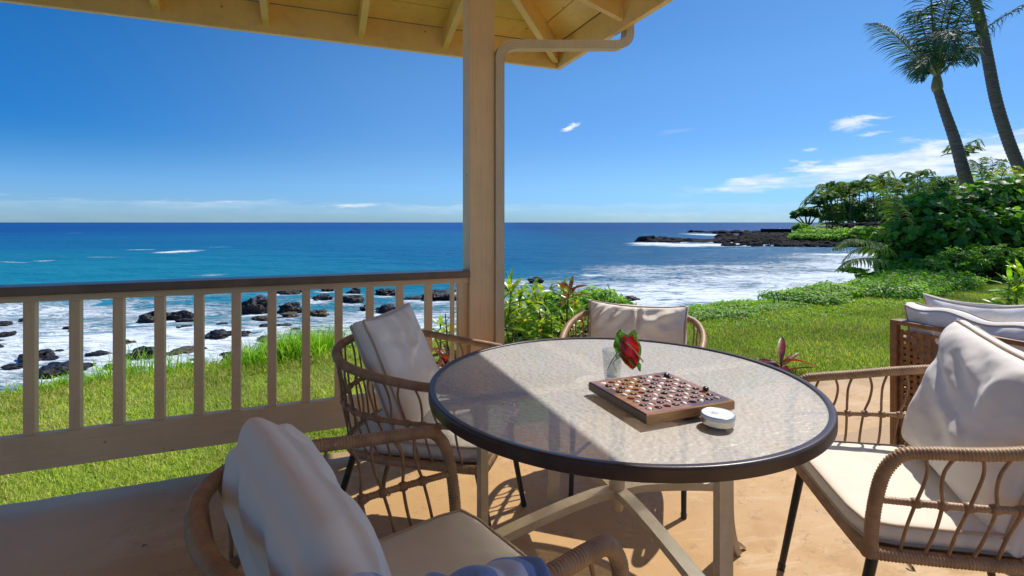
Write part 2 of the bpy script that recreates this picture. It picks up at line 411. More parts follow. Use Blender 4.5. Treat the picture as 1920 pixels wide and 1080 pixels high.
def lawnmat():
    m, T, b = new_mat('lawn_soil_and_turf'); co = objco(T)
    n = T.noise(co, 1.2, 5, .6); n2 = T.noise(co, 9, 5, .7)
    c = T.mixc(T.mapr(n, .35, .65), (.075, .125, .018), (.13, .19, .028))
    c = T.mixc(T.mapr(n2, .45, .7, 0, .8), c, (.20, .19, .06))
    geo = T.node('ShaderNodeNewGeometry'); sp = T.node('ShaderNodeSeparateXYZ'); T.put(sp.inputs[0], geo.outputs['Position'])
    rock = T.mapr(T.math('ADD', sp.outputs[2], T.math('MULTIPLY', T.math('SUBTRACT', n2, .5), .5)), -.45, -.95)
    c = T.mixc(rock, c, T.mixc(n2, (.012, .012, .012), (.05, .045, .035)))
    T.put(b.inputs['Base Color'], c); b.inputs['Roughness'].default_value = .85
    T.put(b.inputs['Normal'], T.bump(T.noise(co, 40, 5, .75), .6, .02)); return m
M['lawn'] = lawnmat()
me = grid_mesh('lawn', np.concatenate([np.arange(-40, -8, 2), np.arange(-8, 14, .12), np.arange(14, 60, 2)]),
               np.concatenate([np.arange(-24, 0, 1.5), np.arange(0, 16, .12), np.arange(16, 80, 2)]), ground_z, M['lawn'])
link('lawn', me, kind='structure')

# patio slab with a slightly ragged seaward edge, built in house axes
PV = 2.83
mb = MB(); us = [ -9+.05*i for i in range(int(21/.05)+1)]
front = [(u, PV + .012*noise.noise(Vector((u*7, 0, 0))) + .010*noise.noise(Vector((u*31, 3, 0)))) for u in us]
n = len(front)
vs = []
for u, v in front:
    vs += [Vector((u, -5, 0)), Vector((u, 1.8, 0)), Vector((u, v-.03, 0)), Vector((u, v-.008, -.004)), Vector((u, v, -.014)), Vector((u, v-.01, -.22)), Vector((u, -5, -.22))]
fs = []
for i in range(n-1):
    for k in range(6): fs.append((i*7+k, (i+1)*7+k, (i+1)*7+k+1, i*7+k+1))
mb.add(vs, fs)
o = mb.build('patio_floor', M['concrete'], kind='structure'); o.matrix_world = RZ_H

def in_patio(x, y, grow=0.0):
    u = x*CU+y*SU; v = -x*SU+y*CU
    return (v < PV+grow) & (v > -5) & (u > -9) & (u < 12)

# ---- headland on the far side of the bay
SH = np.array([(36, 46), (46, 62), (56, 76), (63, 92), (67, 108), (69, 124), (86, 150), (122, 200), (190, 300)])   # shoreline x(y)
def head_z(x, y):
    xs = np.interp(y, SH[:, 1], SH[:, 0]); d = x-xs + 1.5*fbm(x, y, .12, 2)
    z = SEA-1.2 + 1.9*np.clip(d/3, 0, 1) + 3.0*np.clip((d-3)/10, 0, 1)**.8 + 1.2*np.clip((d-16)/60, 0, 1) + .15*fbm(x, y, .4, 4)
    return z
def headmat():
    m, T, b = new_mat('headland_turf_over_lava'); co = objco(T)
    geo = T.node('ShaderNodeNewGeometry'); sp = T.node('ShaderNodeSeparateXYZ'); T.put(sp.inputs[0], geo.outputs['Position'])
    n = T.noise(co, .5, 5, .7)
    c = T.mixc(T.mapr(n, .3, .7), (.08, .15, .02), (.15, .24, .03))
    k = T.mapr(T.math('ADD', sp.outputs[2], T.math('MULTIPLY', n, 1.0)), -.3, -.9)
    c = T.mixc(k, c, (.018, .017, .018)); T.put(b.inputs['Base Color'], c); b.inputs['Roughness'].default_value = .9; return m
M['head'] = headmat()
me = grid_mesh('headland', np.arange(34, 420, 3.0), np.arange(46, 340, 3.0), head_z, M['head'])
link('headland', me, kind='structure')

# ------------------------------------------------------------------ rocks in the surf: (px, py of waterline, width px, height px, brown)
ROCKS = [(10, 630, 30, 11, 0), (62, 673, 55, 16, 0), (100, 700, 90, 22, 0), (178, 668, 42, 11, 0), (225, 650, 40, 16, 1), (262, 672, 62, 22, 0), (282, 600, 52, 17, 0), (331, 597, 50, 14, 0),
         (336, 621, 38, 11, 0), (372, 625, 30, 9, 0), (338, 664, 52, 11, 1), (404, 637, 54, 20, 0), (452, 632, 50, 13, 0), (473, 584, 50, 32, 0), (540, 549, 42, 6, 0), (540, 582, 46, 20, 0),
         (541, 592, 36, 7, 1), (600, 564, 48, 14, 0), (599, 590, 34, 12, 1), (660, 566, 42, 15, 0), (664, 549, 28, 11, 0), (686, 581, 26, 9, 0), (722, 583, 40, 15, 0), (722, 550, 42, 11, 0),
         (776, 562, 40, 7, 0), (815, 561, 80, 17, 0), (552, 625, 30, 13, 0), (613, 623, 30, 10, 0), (1006, 527, 26, 9, 0), (1186, 560, 30, 6, 0), (950, 543, 30, 10, 0), (560, 545, 20, 5, 0),
         (20, 690, 40, 9, 0), (150, 690, 40, 9, 0), (210, 690, 44, 9, 0), (300, 640, 40, 8, 0), (500, 640, 46, 9, 0), (350, 690, 50, 7, 0), (430, 668, 46, 8, 0), (520, 662, 40, 9, 0), (160, 640, 26, 5, 0), (110, 660, 30, 6, 0), (-40, 660, 60, 16, 0), (-90, 620, 60, 14, 0),
         (89, 673, 31, 6, 0), (503, 666, 27, 6, 0), (-18, 641, 29, 4, 0), (133, 623, 15, 8, 0), (558, 648, 15, 5, 0), (56, 703, 24, 5, 0), (62, 700, 26, 6, 0), (300, 616, 15, 7, 0), (495, 616, 39, 8, 0), (483, 647, 33, 4, 0), (526, 615, 38, 8, 0), (221, 643, 24, 8, 0), (-2, 609, 33, 8, 0), (304, 651, 33, 5, 0), (347, 656, 19, 5, 0), (592, 625, 30, 5, 1), (23, 690, 34, 5, 0), (426, 677, 39, 6, 0), (615, 644, 37, 6, 0), (143, 690, 18, 4, 0), (491, 639, 36, 4, 0), (171, 642, 18, 4, 0), (573, 676, 33, 6, 0), (613, 639, 33, 4, 0), (533, 663, 37, 6, 0), (364, 676, 22, 6, 0), (487, 599, 32, 8, 1), (372, 657, 36, 6, 0), (248, 693, 38, 5, 1), (42, 601, 26, 5, 0), (413, 609, 28, 5, 0), (125, 616, 19, 6, 0), (343, 602, 32, 7, 0), (502, 599, 26, 4, 0), (563, 583, 19, 7, 0), (613, 543, 22, 5, 0), (824, 558, 24, 6, 0), (841, 546, 26, 6, 0), (764, 598, 20, 7, 0), (689, 574, 15, 7, 0), (852, 561, 20, 8, 0), (539, 545, 15, 7, 0)]
EYE = H-SEA
ROCKPOS = []
def rock_mesh(seed, w, d, h, lumps=.35, sub=4):
    bm = bmesh.new(); bmesh.ops.create_icosphere(bm, subdivisions=sub, radius=1)
    off = Vector((seed*3.7, seed*1.3, seed*.9))
    for v in bm.verts:
        p = v.co.copy()
        n1 = noise.fractal(p*1.1+off, .9, 2.1, 5); n2 = abs(noise.noise(p*3.2+off))
        v.co = Vector((p.x*w/2, p.y*d/2, p.z*h))*(1+lumps*n1*1.4-.25*n2)
        v.co.z = math.copysign(abs(v.co.z/h)**.75, v.co.z)*h
    me = bpy.data.meshes.new('lava_rock'); bm.to_mesh(me); bm.free(); return me
RP = []
for i, (px, py, w, h, br) in enumerate(ROCKS):
    Y = EYE*960/(py-417); X = (px-960)/960*Y; ww = w*Y/960*.96; hh = h*Y/960*.74
    ROCKPOS.append((X, Y, ww*.55)); RP.append((X, Y, ww, hh, br, px, py, w))
nwords = {}
for i, (X, Y, ww, hh, br, px, py, w) in enumerate(RP):
    me = rock_mesh(i+1, ww, ww*random.uniform(.75, 1.1), hh*1.05, .42 if ww > .8 else .3, 4)
    me.materials.append(M['brownrock'] if br else M['lava'])
    o = link('lava_rock', me); o.location = (X, Y+ww*.2, SEA-.02); o.rotation_euler = (0, 0, random.uniform(-.3, .3))
    col = 'brown' if br else 'black'
    size = 'large' if w >= 50 else ('medium' if w >= 36 else 'small')
    dist = 'near the lawn' if py > 640 else ('amid the surf' if py > 580 else 'far out')
    gap = int((px-960)/960*2.76/(CU-SU*(px-960)/960)*0) if False else None
    if px < 0: place = 'beyond the left end of the railing view'
    elif px < 880: 
        r = (px-960)/960; Yr = 2.76/(CU-SU*r); u = CU*r*Yr+SU*Yr
        k = max(0, int(round((.60-u)/.155)))
        place = 'by the %s baluster from the post' % ['first', 'second', 'third', 'fourth', 'fifth', 'sixth', 'seventh', 'eighth', 'ninth', 'tenth', 'eleventh', 'twelfth', 'thirteenth'][min(k, 12)]
    else: place = 'right of the post'
    lab = '%s %s lava rock, %s, %s' % (size, col, dist, place)
    for alt in ('', 'flatter ', 'jagged ', 'rounded ', 'split ', 'pointed ', 'half sunk ', 'smoothest '):
        if alt+lab not in nwords: lab = alt+lab; break
    nwords[lab] = 1
    tag(o, lab, 'rock', 'lava rocks standing in the surf')

# reef ridges off the headland
REEF = [(1205, 1272, 454, 12, 0, 'long black lava islet at the seaward end of the reef'), (1288, 1372, 453, 9, 0, 'second black lava islet just right of the outermost one'),
        (1296, 1380, 436, 4.5, 0, 'farthest low black lava ledge below the horizon'), (1345, 1440, 438, 7, 0, 'black lava ledge with foam at its left tip'),
        (1355, 1460, 446, 9, 0, 'broad black lava ledge in the middle of the reef'), (1430, 1510, 446, 11, 0, 'black lava ledge against the headland shrubs')]
for i, (a, b_, py, h, br, lab) in enumerate(REEF):
    Y = EYE*960/(py-417); X0 = (a-960)/960*Y; X1 = (b_-960)/960*Y; g = thing('lava_reef', lab, 'reef', ((X0+X1)/2, Y, SEA), 0, 'lava ledges off the headland')
    nk = max(3, int((X1-X0)/2.2))
    for k in range(nk):
        hh = h*Y/960*random.uniform(.6, 1.05); ww = (X1-X0)/nk*2.1
        me = rock_mesh(100+i*20+k, ww, ww*1.4, hh, .45, 3); me.materials.append(M['lava_dry'])
        o = link('boulder', me, g); o.location = ((k+.5)/nk*(X1-X0)-(X1-X0)/2, random.uniform(-1, 1), -.1)
        ROCKPOS.append(((X0+X1)/2+o.location.x, Y, ww*.5))
# boulder beach in front of the headland
bp = MB(); tmpl = []
for s in range(6):
    bm = bmesh.new(); bmesh.ops.create_icosphere(bm, subdivisions=2, radius=1)
    for v in bm.verts: v.co *= 1+.45*noise.noise(v.co*1.5+Vector((s*5, 0, 0)))
    bm.verts.index_update(); tmpl.append(([v.co.copy() for v in bm.verts], [tuple(q.index for q in f.verts) for f in bm.faces])); bm.free()
for k in range(1500):
    py = random.uniform(440, 463); px = random.uniform(1345, 1700) if py > 446 else random.uniform(1400, 1500)
    if px < 1345+(463-py)*.2 or (px < 1470 and py > 455 - 0*px) and random.random() < .8: continue
    Y = EYE*960/(py-417); X = (px-960)/960*Y
    r = random.uniform(.25, 1.0)*Y/120; vs, fs = tmpl[k % 6]
    a = random.uniform(0, 6.28); ca, sa = math.cos(a), math.sin(a)
    zc = max(SEA, float(head_z(X, Y)))+r*.15
    bp.add([(X+(v.x*ca-v.y*sa)*r*1.3, Y+(v.x*sa+v.y*ca)*r, zc+v.z*r*.7) for v in vs], fs)
bp.build('boulder_beach', M['lava_dry'], label='band of small black boulders along the foot of the headland', category='boulders', kind='stuff')
# low sea wall at the reef
w = at(1455, 431, 165)
mb = MB(); mb.box((0, 0, .4), (9.5, 1.0, 1.1), bev=.08); o = mb.build('sea_wall', M['lava_dry']); o.location = (w.x, 165, w.z-.6)
tag(o, 'low straight dark stone wall on the reef beside the headland', 'wall')

# ------------------------------------------------------------------ sea
def build_sea():
    ang = np.radians(np.linspace(-84, 84, 760)); rad = np.concatenate([np.geomspace(4.5, 60, 330), np.geomspace(60, 400, 190)[1:], np.geomspace(400, 40000, 60)[1:]])
    A, Rr = np.meshgrid(ang, rad); X = np.sin(A)*Rr; Y = np.cos(A)*Rr
    amp = np.clip(1.3-(Rr-20)/160, .0, 1)
    Z = SEA + amp*(.10*fbm(X, Y*1.8, .55, 2, 5) + .16*fbm(X*.5, Y, .28, 6, 3)) + np.clip(Rr/400, 0, 1)*0
    # rolling crests heading for the shore
    ph = Y*.34+X*.05+1.2*fbm(X, Y, .06, 9, 2)
    Z += .16*np.exp(-((Rr-50)/45)**2)*(np.abs(np.sin(ph))**.6*-1+.6)
    # depth feeling: 0 shallow, 1 deep
    shore = Y - np.interp(X, [-60, -30, -10, 0, 10, 20, 40], [18, 17, 11, 12, 16, 26, 52])
    foam = np.zeros_like(X)
    lim = np.interp(X, [-40, -14, -4, 4, 12, 20, 30], [22, 22, 27, 40, 46, 40, 28])     # width of the surf zone
    foam = np.clip(1.02-shore/lim, 0, 1)**.85
    foam += .10*fbm(X, Y, .22, 3, 3)
    foam = np.clip(foam, 0, 1)*1.0
    # calmer water right under the left lawn edge
    near = np.exp(-(((Y-12.5)/3.4)**2)-((X+10)/7.0)**2); foam -= .75*near
    hal = np.zeros_like(X)
    for (rx, ry, rr) in ROCKPOS:
        far = ry > 60
        d2 = ((X-rx)**2+((Y-ry+rr*.6)/(1.0 if not far else 1.5))**2); s = rr*1.7 if not far else rr*1.2
        sel = np.abs(Y-ry) < s*5
        hal = np.maximum(hal, np.where(sel, np.exp(-d2/(s*s)), 0))
    foam = np.maximum(foam, hal*.85)
    def streak(px0, px1, py, tk, st, dy=0.0):
        nonlocal foam
        Yc = EYE*960/(py-417); x0, x1 = (px0-960)/960*Yc, (px1-960)/960*Yc; t = tk*Yc*Yc/960/EYE
        xm, xw = (x0+x1)/2, (x1-x0)/2
        foam = np.maximum(foam, st*np.exp(-np.abs((X-xm)/xw)**4-((Y-Yc-dy*(X-xm))/t)**2))
    streak(300, 362, 472, 2.6, .85, .04); streak(235, 290, 468, 1.2, .55); streak(60, 108, 488, 1.6, .8, .05); streak(0, 60, 491, 1.5, .6, .05); streak(110, 230, 483, 1.0, .45, .1)
    streak(365, 440, 463, 1.0, .35); streak(365, 425, 515, 3.0, .5); streak(1190, 1440, 459, 3.2, 1.0); streak(1180, 1280, 457, 2.0, .9); streak(1295, 1360, 440, 2.2, .9); streak(1360, 1400, 449, 3.0, .9); streak(1520, 1660, 477, 3.0, .85)
    streak(1460, 1600, 461, 1.6, .7); streak(1500, 1545, 498, 1.6, .6); streak(1470, 1500, 492, 1.0, .45); streak(130, 150, 437, .6, .4); streak(1085, 1140, 516, 4.0, .8); streak(1100, 1200, 512, 1.5, .5); streak(930, 1000, 530, 10, .9)
    deep = np.clip((shore+8)/ (np.interp(X, [-40, 0, 20], [95, 60, 40])), 0, 1)
    v = np.stack([X, Y, Z], -1).reshape(-1, 3); n, m = X.shape; i = np.arange(n*m).reshape(n, m)
    f = np.stack([i[:-1, :-1], i[1:, :-1], i[1:, 1:], i[:-1, 1:]], -1).reshape(-1, 4)[:, ::-1]
    return np_mesh('sea', v, f, M['sea'], True, attrs={'foam': foam.ravel(), 'deep': deep.ravel()})
def seamat():
    m, T, b = new_mat('sea_water'); co = objco(T)
    fa = T.node('ShaderNodeAttribute', attribute_name='foam').outputs['Fac']; da = T.node('ShaderNodeAttribute', attribute_name='deep').outputs['Fac']
    sp = T.node('ShaderNodeSeparateXYZ'); T.put(sp.inputs[0], co)
    cor = T.node('ShaderNodeTexCoord')
    dist = T.node('ShaderNodeVectorMath', operation='LENGTH'); T.put(dist.inputs[0], co); dist = dist.outputs['Value']
    # streaky surf
    wv = T.scale(co, (.42, 1.0, 1.0))
    n1 = T.noise(wv, .55, 8, .68, 1.6); n2 = T.noise(wv, 1.9, 7, .7, 1.2); n3 = T.noise(T.scale(co, (.2, .8, 1)), .25, 4, .6, .5)
    rid = T.math('SUBTRACT', 1.0, T.math('MULTIPLY', T.math('ABSOLUTE', T.math('SUBTRACT', n1, .5)), 7.0), clamp=True)
    rid2 = T.math('SUBTRACT', 1.0, T.math('MULTIPLY', T.math('ABSOLUTE', T.math('SUBTRACT', n2, .5)), 6.0), clamp=True)
    den = T.math('ADD', T.math('MULTIPLY', T.math('SUBTRACT', n3, .5), 1.1), fa)
    tex = T.math('ADD', T.math('MULTIPLY', rid, .58), T.math('MULTIPLY', T.math('MULTIPLY', rid2, n1), .75))
    ff = T.math('ADD', T.math('MULTIPLY', den, 1.25), T.math('SUBTRACT', tex, .72))
    foam = T.mapr(ff, .20, .98)
    foam = T.math('MULTIPLY', foam, T.mapr(fa, .06, .3))
    # whitecaps out at sea
    wc = T.noise(T.scale(co, (.35, 1.3, 1)), .09, 8, .75, .8); caps = T.mapr(wc, .715, .76, 0, .6)
    caps = T.math('MULTIPLY', caps, T.mapr(dist, 30, 70)); foam = T.math('MAXIMUM', foam, T.math('MULTIPLY', caps, T.mapr(dist, 500, 250)))
    c = T.mixc(T.mapr(da, 0, .35), (.11, .30, .36), (.008, .20, .27))
    c = T.mixc(T.mapr(da, .25, 1.0), c, (.002, .115, .23))
    c = T.mixc(T.mapr(dist, 90, 420), c, (.001, .060, .22))
    c = T.mixc(T.mapr(dist, 700, 5000), c, (.001, .034, .18))
    gx = T.mapr(sp.outputs[0], -12, 25); c = T.mixc(T.math('MULTIPLY', gx, T.mapr(dist, 25, 60)), c, T.mixc(1.0, c, (1.3, .66, .68), 'MULTIPLY'))
    patches = T.noise(T.scale(co, (.25, 1, 1)), .045, 5, .6, .5)
    c = T.mixc(T.mapr(patches, .35, .65, 0, .45), c, T.mixc(1.0, c, (.7, .75, .86), 'MULTIPLY'))
    # dark sea bed seen through the clear shallows
    bed = T.noise(co, .35, 6, .7, .5); c = T.mixc(T.math('MULTIPLY', T.mapr(bed, .42, .6), T.mapr(dist, 24, 14, 0, .85)), c, (.035, .05, .06))
    fcol = T.mixc(T.mapr(n2, .3, .7), (.50, .60, .66), (.86, .88, .88))
    c = T.mixc(foam, c, fcol)
    T.put(b.inputs['Base Color'], c); T.put(b.inputs['Roughness'], T.mapr(foam, 0, 1, .14, .75)); b.inputs['IOR'].default_value = 1.333
    b.inputs['Specular IOR Level'].default_value = .12
    w1 = T.noise(T.scale(co, (.6, 1.4, 1)), 1.3, 6, .62, .4); w2 = T.noise(T.scale(co, (.35, 1.2, 1)), .22, 5, .6, .3); w3 = T.noise(T.scale(co, (.3, 1.0, 1)), .035, 4, .6)
    h = T.math('ADD', T.math('MULTIPLY', w1, .30), T.math('ADD', T.math('MULTIPLY', w2, 1.1), T.math('MULTIPLY', w3, T.mapr(dist, 60, 400, 0, 6.0))))
    h = T.math('ADD', h, T.math('MULTIPLY', foam, .12))
    nb = T.bump(h, .85, 1.0)
    df = T.node('ShaderNodeBsdfDiffuse'); T.put(df.inputs[0], c); T.put(df.inputs['Normal'], nb)
    gl = T.node('ShaderNodeBsdfGlossy'); gl.inputs['Roughness'].default_value = .22; T.put(gl.inputs['Normal'], nb); T.put(gl.inputs[0], (.75, .88, 1.0))
    fr = T.node('ShaderNodeFresnel'); fr.inputs[0].default_value = 1.333; T.put(fr.inputs['Normal'], nb)
    k = T.math('MULTIPLY', T.math('MINIMUM', T.math('MULTIPLY', fr.outputs[0], .6), .20), T.mapr(foam, 0, .8, 1, .1))
    mx = T.node('ShaderNodeMixShader'); T.put(mx.inputs[0], k); T.l.new(df.outputs[0], mx.inputs[1]); T.l.new(gl.outputs[0], mx.inputs[2])
    T.l.new(mx.outputs[0], T.n['Material Output'].inputs[0]); return m
M['sea'] = seamat()
link('sea', build_sea(), kind='structure')

# ------------------------------------------------------------------ porch: post, railing, roof
def hplace(o):                                  # object built in house axes
    o.matrix_world = RZ_H; return o
POST_U, POST_V = .893, 2.79
post = thing('porch_post', 'square tan painted wooden porch post holding up the roof corner', 'post', HW(POST_U, POST_V, 0), R(21.5))
mb = MB(); mb.box((0, 0, 1.31), (.146, .142, 2.62), bev=.004); mb.build('shaft', M['paint'], post)
mb = MB(); mb.box((0, 0, .045), (.17, .17, .09), bev=.004); mb.build('base_block', M['paint'], post)

RV = 2.775
rail = thing('porch_railing', 'tan porch railing with square balusters and brown handrail running left of the post', 'railing', HW(0, RV, 0), R(21.5))
U0, U1 = -6.0, POST_U-.0735
L = U1-U0; C0 = (U0+U1)/2
mb = MB(); mb.box((C0, -.01, .915), (L, .125, .038), bev=.004); mb.build('handrail', M['cap'], rail)
mb = MB(); mb.box((C0, -.012, .880), (L, .05, .030), bev=.003); mb.build('upper_rail', M['paint_h'], rail)
mb = MB(); mb.box((C0, 0, .225), (L, .042, .150), bev=.003); mb.build('bottom_rail', M['paint_h'], rail)
mb = MB(); mb.box((0, 0, 0), (.039, .039, .563), bev=.002); bal = mb.mesh('baluster', M['paint'])
for k in range(41): link('baluster', bal, rail, Matrix.Translation((.60-.155*k, 0, .5825)))
mb = MB(); mb.box((U1-.028, 0, .5825), (.054, .045, .563), bev=.002); mb.build('end_stile', M['paint'], rail)
mb = MB(); mb.box((U1-.010-.075, -.0, .5825), (.02, .03, .563), bev=.002); mb.build('trim_strip', M['paint'], rail)

# roof: hip corner at (EU, EV); planes rise at TP per metre inwards
EU, EV, ZB, TP = 1.766, 3.537, 2.385, .30
roof = thing('porch_roof', 'yellow painted open rafter porch roof corner overhead', 'roof', (0, 0, 0), R(21.5))
FT = .038; FH = .185; ZR = ZB+FH                       # top of fascia
mb = MB(); mb.box(((EU-9)/2, EV+FT/2, ZB+FH/2), (EU+9-.001, FT, FH), bev=.003); mb.build('fascia_board', M['soffit'], roof)
mb = MB(); mb.box((EU+FT/2+.001, (EV-6)/2+FT/2, ZB+FH/2), (FT, EV+6+FT, FH), bev=.003); mb.build('fascia_board', M['soffit'], roof)
RD = .14                                                 # rafter depth
def rafter_mesh(length, w=.04, d=RD):
    mb = MB(); dz = length*TP; h = w/2
    vs = [(x, y, z) for (y, zz) in ((0, 0), (length, dz)) for x in (-h, h) for z in (zz-d, zz)]
    mb.add(vs, [(0, 1, 3, 2), (4, 6, 7, 5), (0, 4, 5, 1), (2, 3, 7, 6), (0, 2, 6, 4), (1, 5, 7, 3)]); return mb.mesh('rafter', M['soffit'])
SPC = .572
first_u = None
# rafters of the seaward plane (run along -v)
for k in range(15):
    u = .887-SPC*k
    me = rafter_mesh(min(4.4, max(.5, (EU-u)*1.0)) if (EU-u) < 4.4 else 4.4)
    link('rafter', me, roof, Matrix.Translation((u, EV, ZR)) @ Matrix.Rotation(math.pi, 4, 'Z'))
# jack rafters of the side plane (run along -u)
for k in range(14):
    v = 2.66-SPC*k
    me = rafter_mesh(min(4.4, EV-v))
    link('rafter', me, roof, Matrix.Translation((EU, v, ZR)) @ Matrix.Rotation(R(90), 4, 'Z'))
# hip rafter
mb = MB(); l = 4.4; h = .022
a = Vector((EU, EV, ZR)); d = Vector((-1, -1, TP)); s = Vector((1, -1, 0)).normalized()*h
vs = []
for t in (0.02, l):
    p = a+d*t
    for sg in (-1, 1):
        for z in (-.155, 0): vs.append(p+s*sg+Vector((0, 0, z-.004)))
mb.add(vs, [(0, 1, 3, 2), (4, 6, 7, 5), (0, 4, 5, 1), (2, 3, 7, 6), (0, 2, 6, 4), (1, 5, 7, 3)]); mb.build('hip_rafter', M['soffit'], roof)
# ceiling boards, each its own piece with an open joint
BW = .19; 
for k in range(23):
    t0, t1 = k*BW+.004, (k+1)*BW-.003; mb = MB()
    def pt(uu, t, dz): return (uu, EV-t, ZR+t*TP+dz)
    mb.add([pt(-7, t0, .002), pt(EU-t0, t0, .002), pt(EU-t1, t1, .002), pt(-7, t1, .002), pt(-7, t0, .024), pt(EU-t0, t0, .024), pt(EU-t1, t1, .024), pt(-7, t1, .024)],
           [(0, 1, 2, 3), (7, 6, 5, 4), (0, 4, 5, 1), (1, 5, 6, 2), (2, 6, 7, 3), (3, 7, 4, 0)]); mb.build('ceiling_board', M['soffit'], roof)
    mb = MB()
    def pt2(vv, t, dz): return (EU-t, vv, ZR+t*TP+dz)
    mb.add([pt2(-5, t0, .002), pt2(EV-t0, t0, .002), pt2(EV-t1, t1, .002), pt2(-5, t1, .002), pt2(-5, t0, .024), pt2(EV-t0, t0, .024), pt2(EV-t1, t1, .024), pt2(-5, t1, .024)],
           [(3, 2, 1, 0), (4, 5, 6, 7), (1, 5, 4, 0), (2, 6, 5, 1), (3, 7, 6, 2), (0, 4, 7, 3)]); mb.build('ceiling_board', M['soffit'], roof)
# roofing above the boards
M['roofing'] = varied('grey_roof_shingle', (.12, .11, .10), (.2, .18, .16), .9, 9)
mb = MB()
for k in range(1):
    t1 = 4.36; o_ = .06
    z0 = ZR-TP*o_+.032; z1 = ZR+t1*TP+.032
    mb.add([(-7, EV+o_, z0), (EU+o_, EV+o_, z0), (EU-t1, EV-t1, z1), (-7, EV-t1, z1), (-7, EV+o_, z0+.02), (EU+o_, EV+o_, z0+.02), (EU-t1, EV-t1, z1+.02), (-7, EV-t1, z1+.02)],
           [(0, 1, 2, 3), (7, 6, 5, 4), (0, 4, 5, 1), (2, 6, 7, 3), (3, 7, 4, 0)])
    mb.add([(EU+o_, -5, z0), (EU+o_, EV+o_, z0), (EU-t1, EV-t1, z1), (EU-t1, -5, z1), (EU+o_, -5, z0+.02), (EU+o_, EV+o_, z0+.02), (EU-t1, EV-t1, z1+.02), (EU-t1, -5, z1+.02)],
           [(3, 2, 1, 0), (4, 5, 6, 7), (0, 1, 5, 4), (0, 4, 7, 3), (3, 7, 6, 2)])
mb.build('roof_covering', M['roofing'], roof)
# beams on the post, just above the frame
mb = MB(); mb.box(((POST_U-7)/2+.035, POST_V, 2.72), (POST_U+7+.07, .09, .19), bev=.003); mb.build('beam', M['paint'], roof)
mb = MB(); mb.box((POST_U, (POST_V-5)/2-.03, 2.72), (.09, POST_V+5-.045, .188), bev=.003); mb.build('beam', M['paint'], roof)
# gutter along the side eave
mb = MB(); prof = [(0, .10), (0, 0), (.07, 0), (.105, .045), (.105, .10), (.115, .10), (.115, .092), (.109, .092), (.109, .04), (.074, -.006), (-.004, -.006), (-.004, .10)]
zg = 2.462; v0, v1 = -5, EV-.10
vs = [(EU+FT+.008+x, v, zg+z) for v in (v0, v1) for x, z in prof]; m_ = len(prof)
mb.add(vs, [(i, (i+1) % m_, m_+(i+1) % m_, m_+i) for i in range(m_)]+[tuple(range(m_, m_+m_))])
mb.add([(EU+FT+.006+x, v1-.004, zg+z) for x, z in ((0, .10), (0, 0), (.07, 0), (.105, .045), (.105, .10))], [(0, 1, 2, 3, 4)])
mb.build('gutter', M['spout'], roof)

# downspout
sp = thing('downspout', 'cream corrugated metal downspout bending from the eave to the post', 'downspout', (0, 0, 0), R(21.5))
def rectpipe(pts, w, d, name, side=Vector((0, 1, 0)), corr=True):
    pts = [Vector(p) for p in pts]; m = len(pts); prof = []
    # corrugated rectangular outline
    segs = 5
    for (x0, y0, x1, y1) in ((-1, -1, 1, -1), (1, -1, 1, 1), (1, 1, -1, 1), (-1, 1, -1, -1)):
        for k in range(segs*2):
            t = k/(segs*2); f = .93 if (k % 2 and corr) else 1.0
            x, y = x0+(x1-x0)*t, y0+(y1-y0)*t
            if x0 == x1: prof.append((x*f, y))
            else: prof.append((x, y*f))
    vs = []
    for i in range(m):
        t = (pts[min(i+1, m-1)]-pts[max(i-1, 0)]).normalized(); s_ = side-t*side.dot(t); s_.normalize(); n_ = t.cross(s_)
        k = 1.0 if not (len(pts) > 12 and i % 2) else .965
        for x, y in prof: vs.append(pts[i]+s_*(x*w/2*k)+n_*(y*d/2*k))
    q = len(prof); mb = MB(); mb.add(vs, [(i*q+k, i*q+(k+1) % q, (i+1)*q+(k+1) % q, (i+1)*q+k) for i in range(m-1) for k in range(q)]+[tuple(range(q)), tuple((m-1)*q+k for k in range(q-1, -1, -1))])
    return mb.build(name, M['spout'], sp)
gu = EU+FT+.008+.045; V = 2.73; du = POST_U+.073+.0265
def arc(p0, p1, p2, n=14):
    p0, p1, p2 = map(Vector, (p0, p1, p2)); return [p0*(1-t)**2+p1*2*t*(1-t)+p2*t*t for t in [i/n for i in range(n+1)]]
topz = 2.325; lowz = 2.205
rectpipe([(gu, V, zg-.004), (gu, V, topz+.06)], .068, .052, 'outlet_pipe')
rectpipe(arc((gu, V, topz+.062), (gu, V, topz-.015), (gu-.11, V, topz-.028)), .070, .054, 'elbow')
rectpipe([(gu-.10, V, topz-.027), (du+.10, V, lowz+.01)], .066, .050, 'slanted_pipe')
rectpipe(arc((du+.11, V, lowz+.012), (du-.002, V, lowz-.003), (du, V, lowz-.10), 16), .070, .054, 'elbow')
rectpipe([(du, V, lowz-.09), (du, V, .12)], .064, .050, 'vertical_pipe')
for z in (.5,):
    mb = MB(); mb.box((du-.004, V, z), (.066, .075, .02)); mb.build('strap', M['spout'], sp)

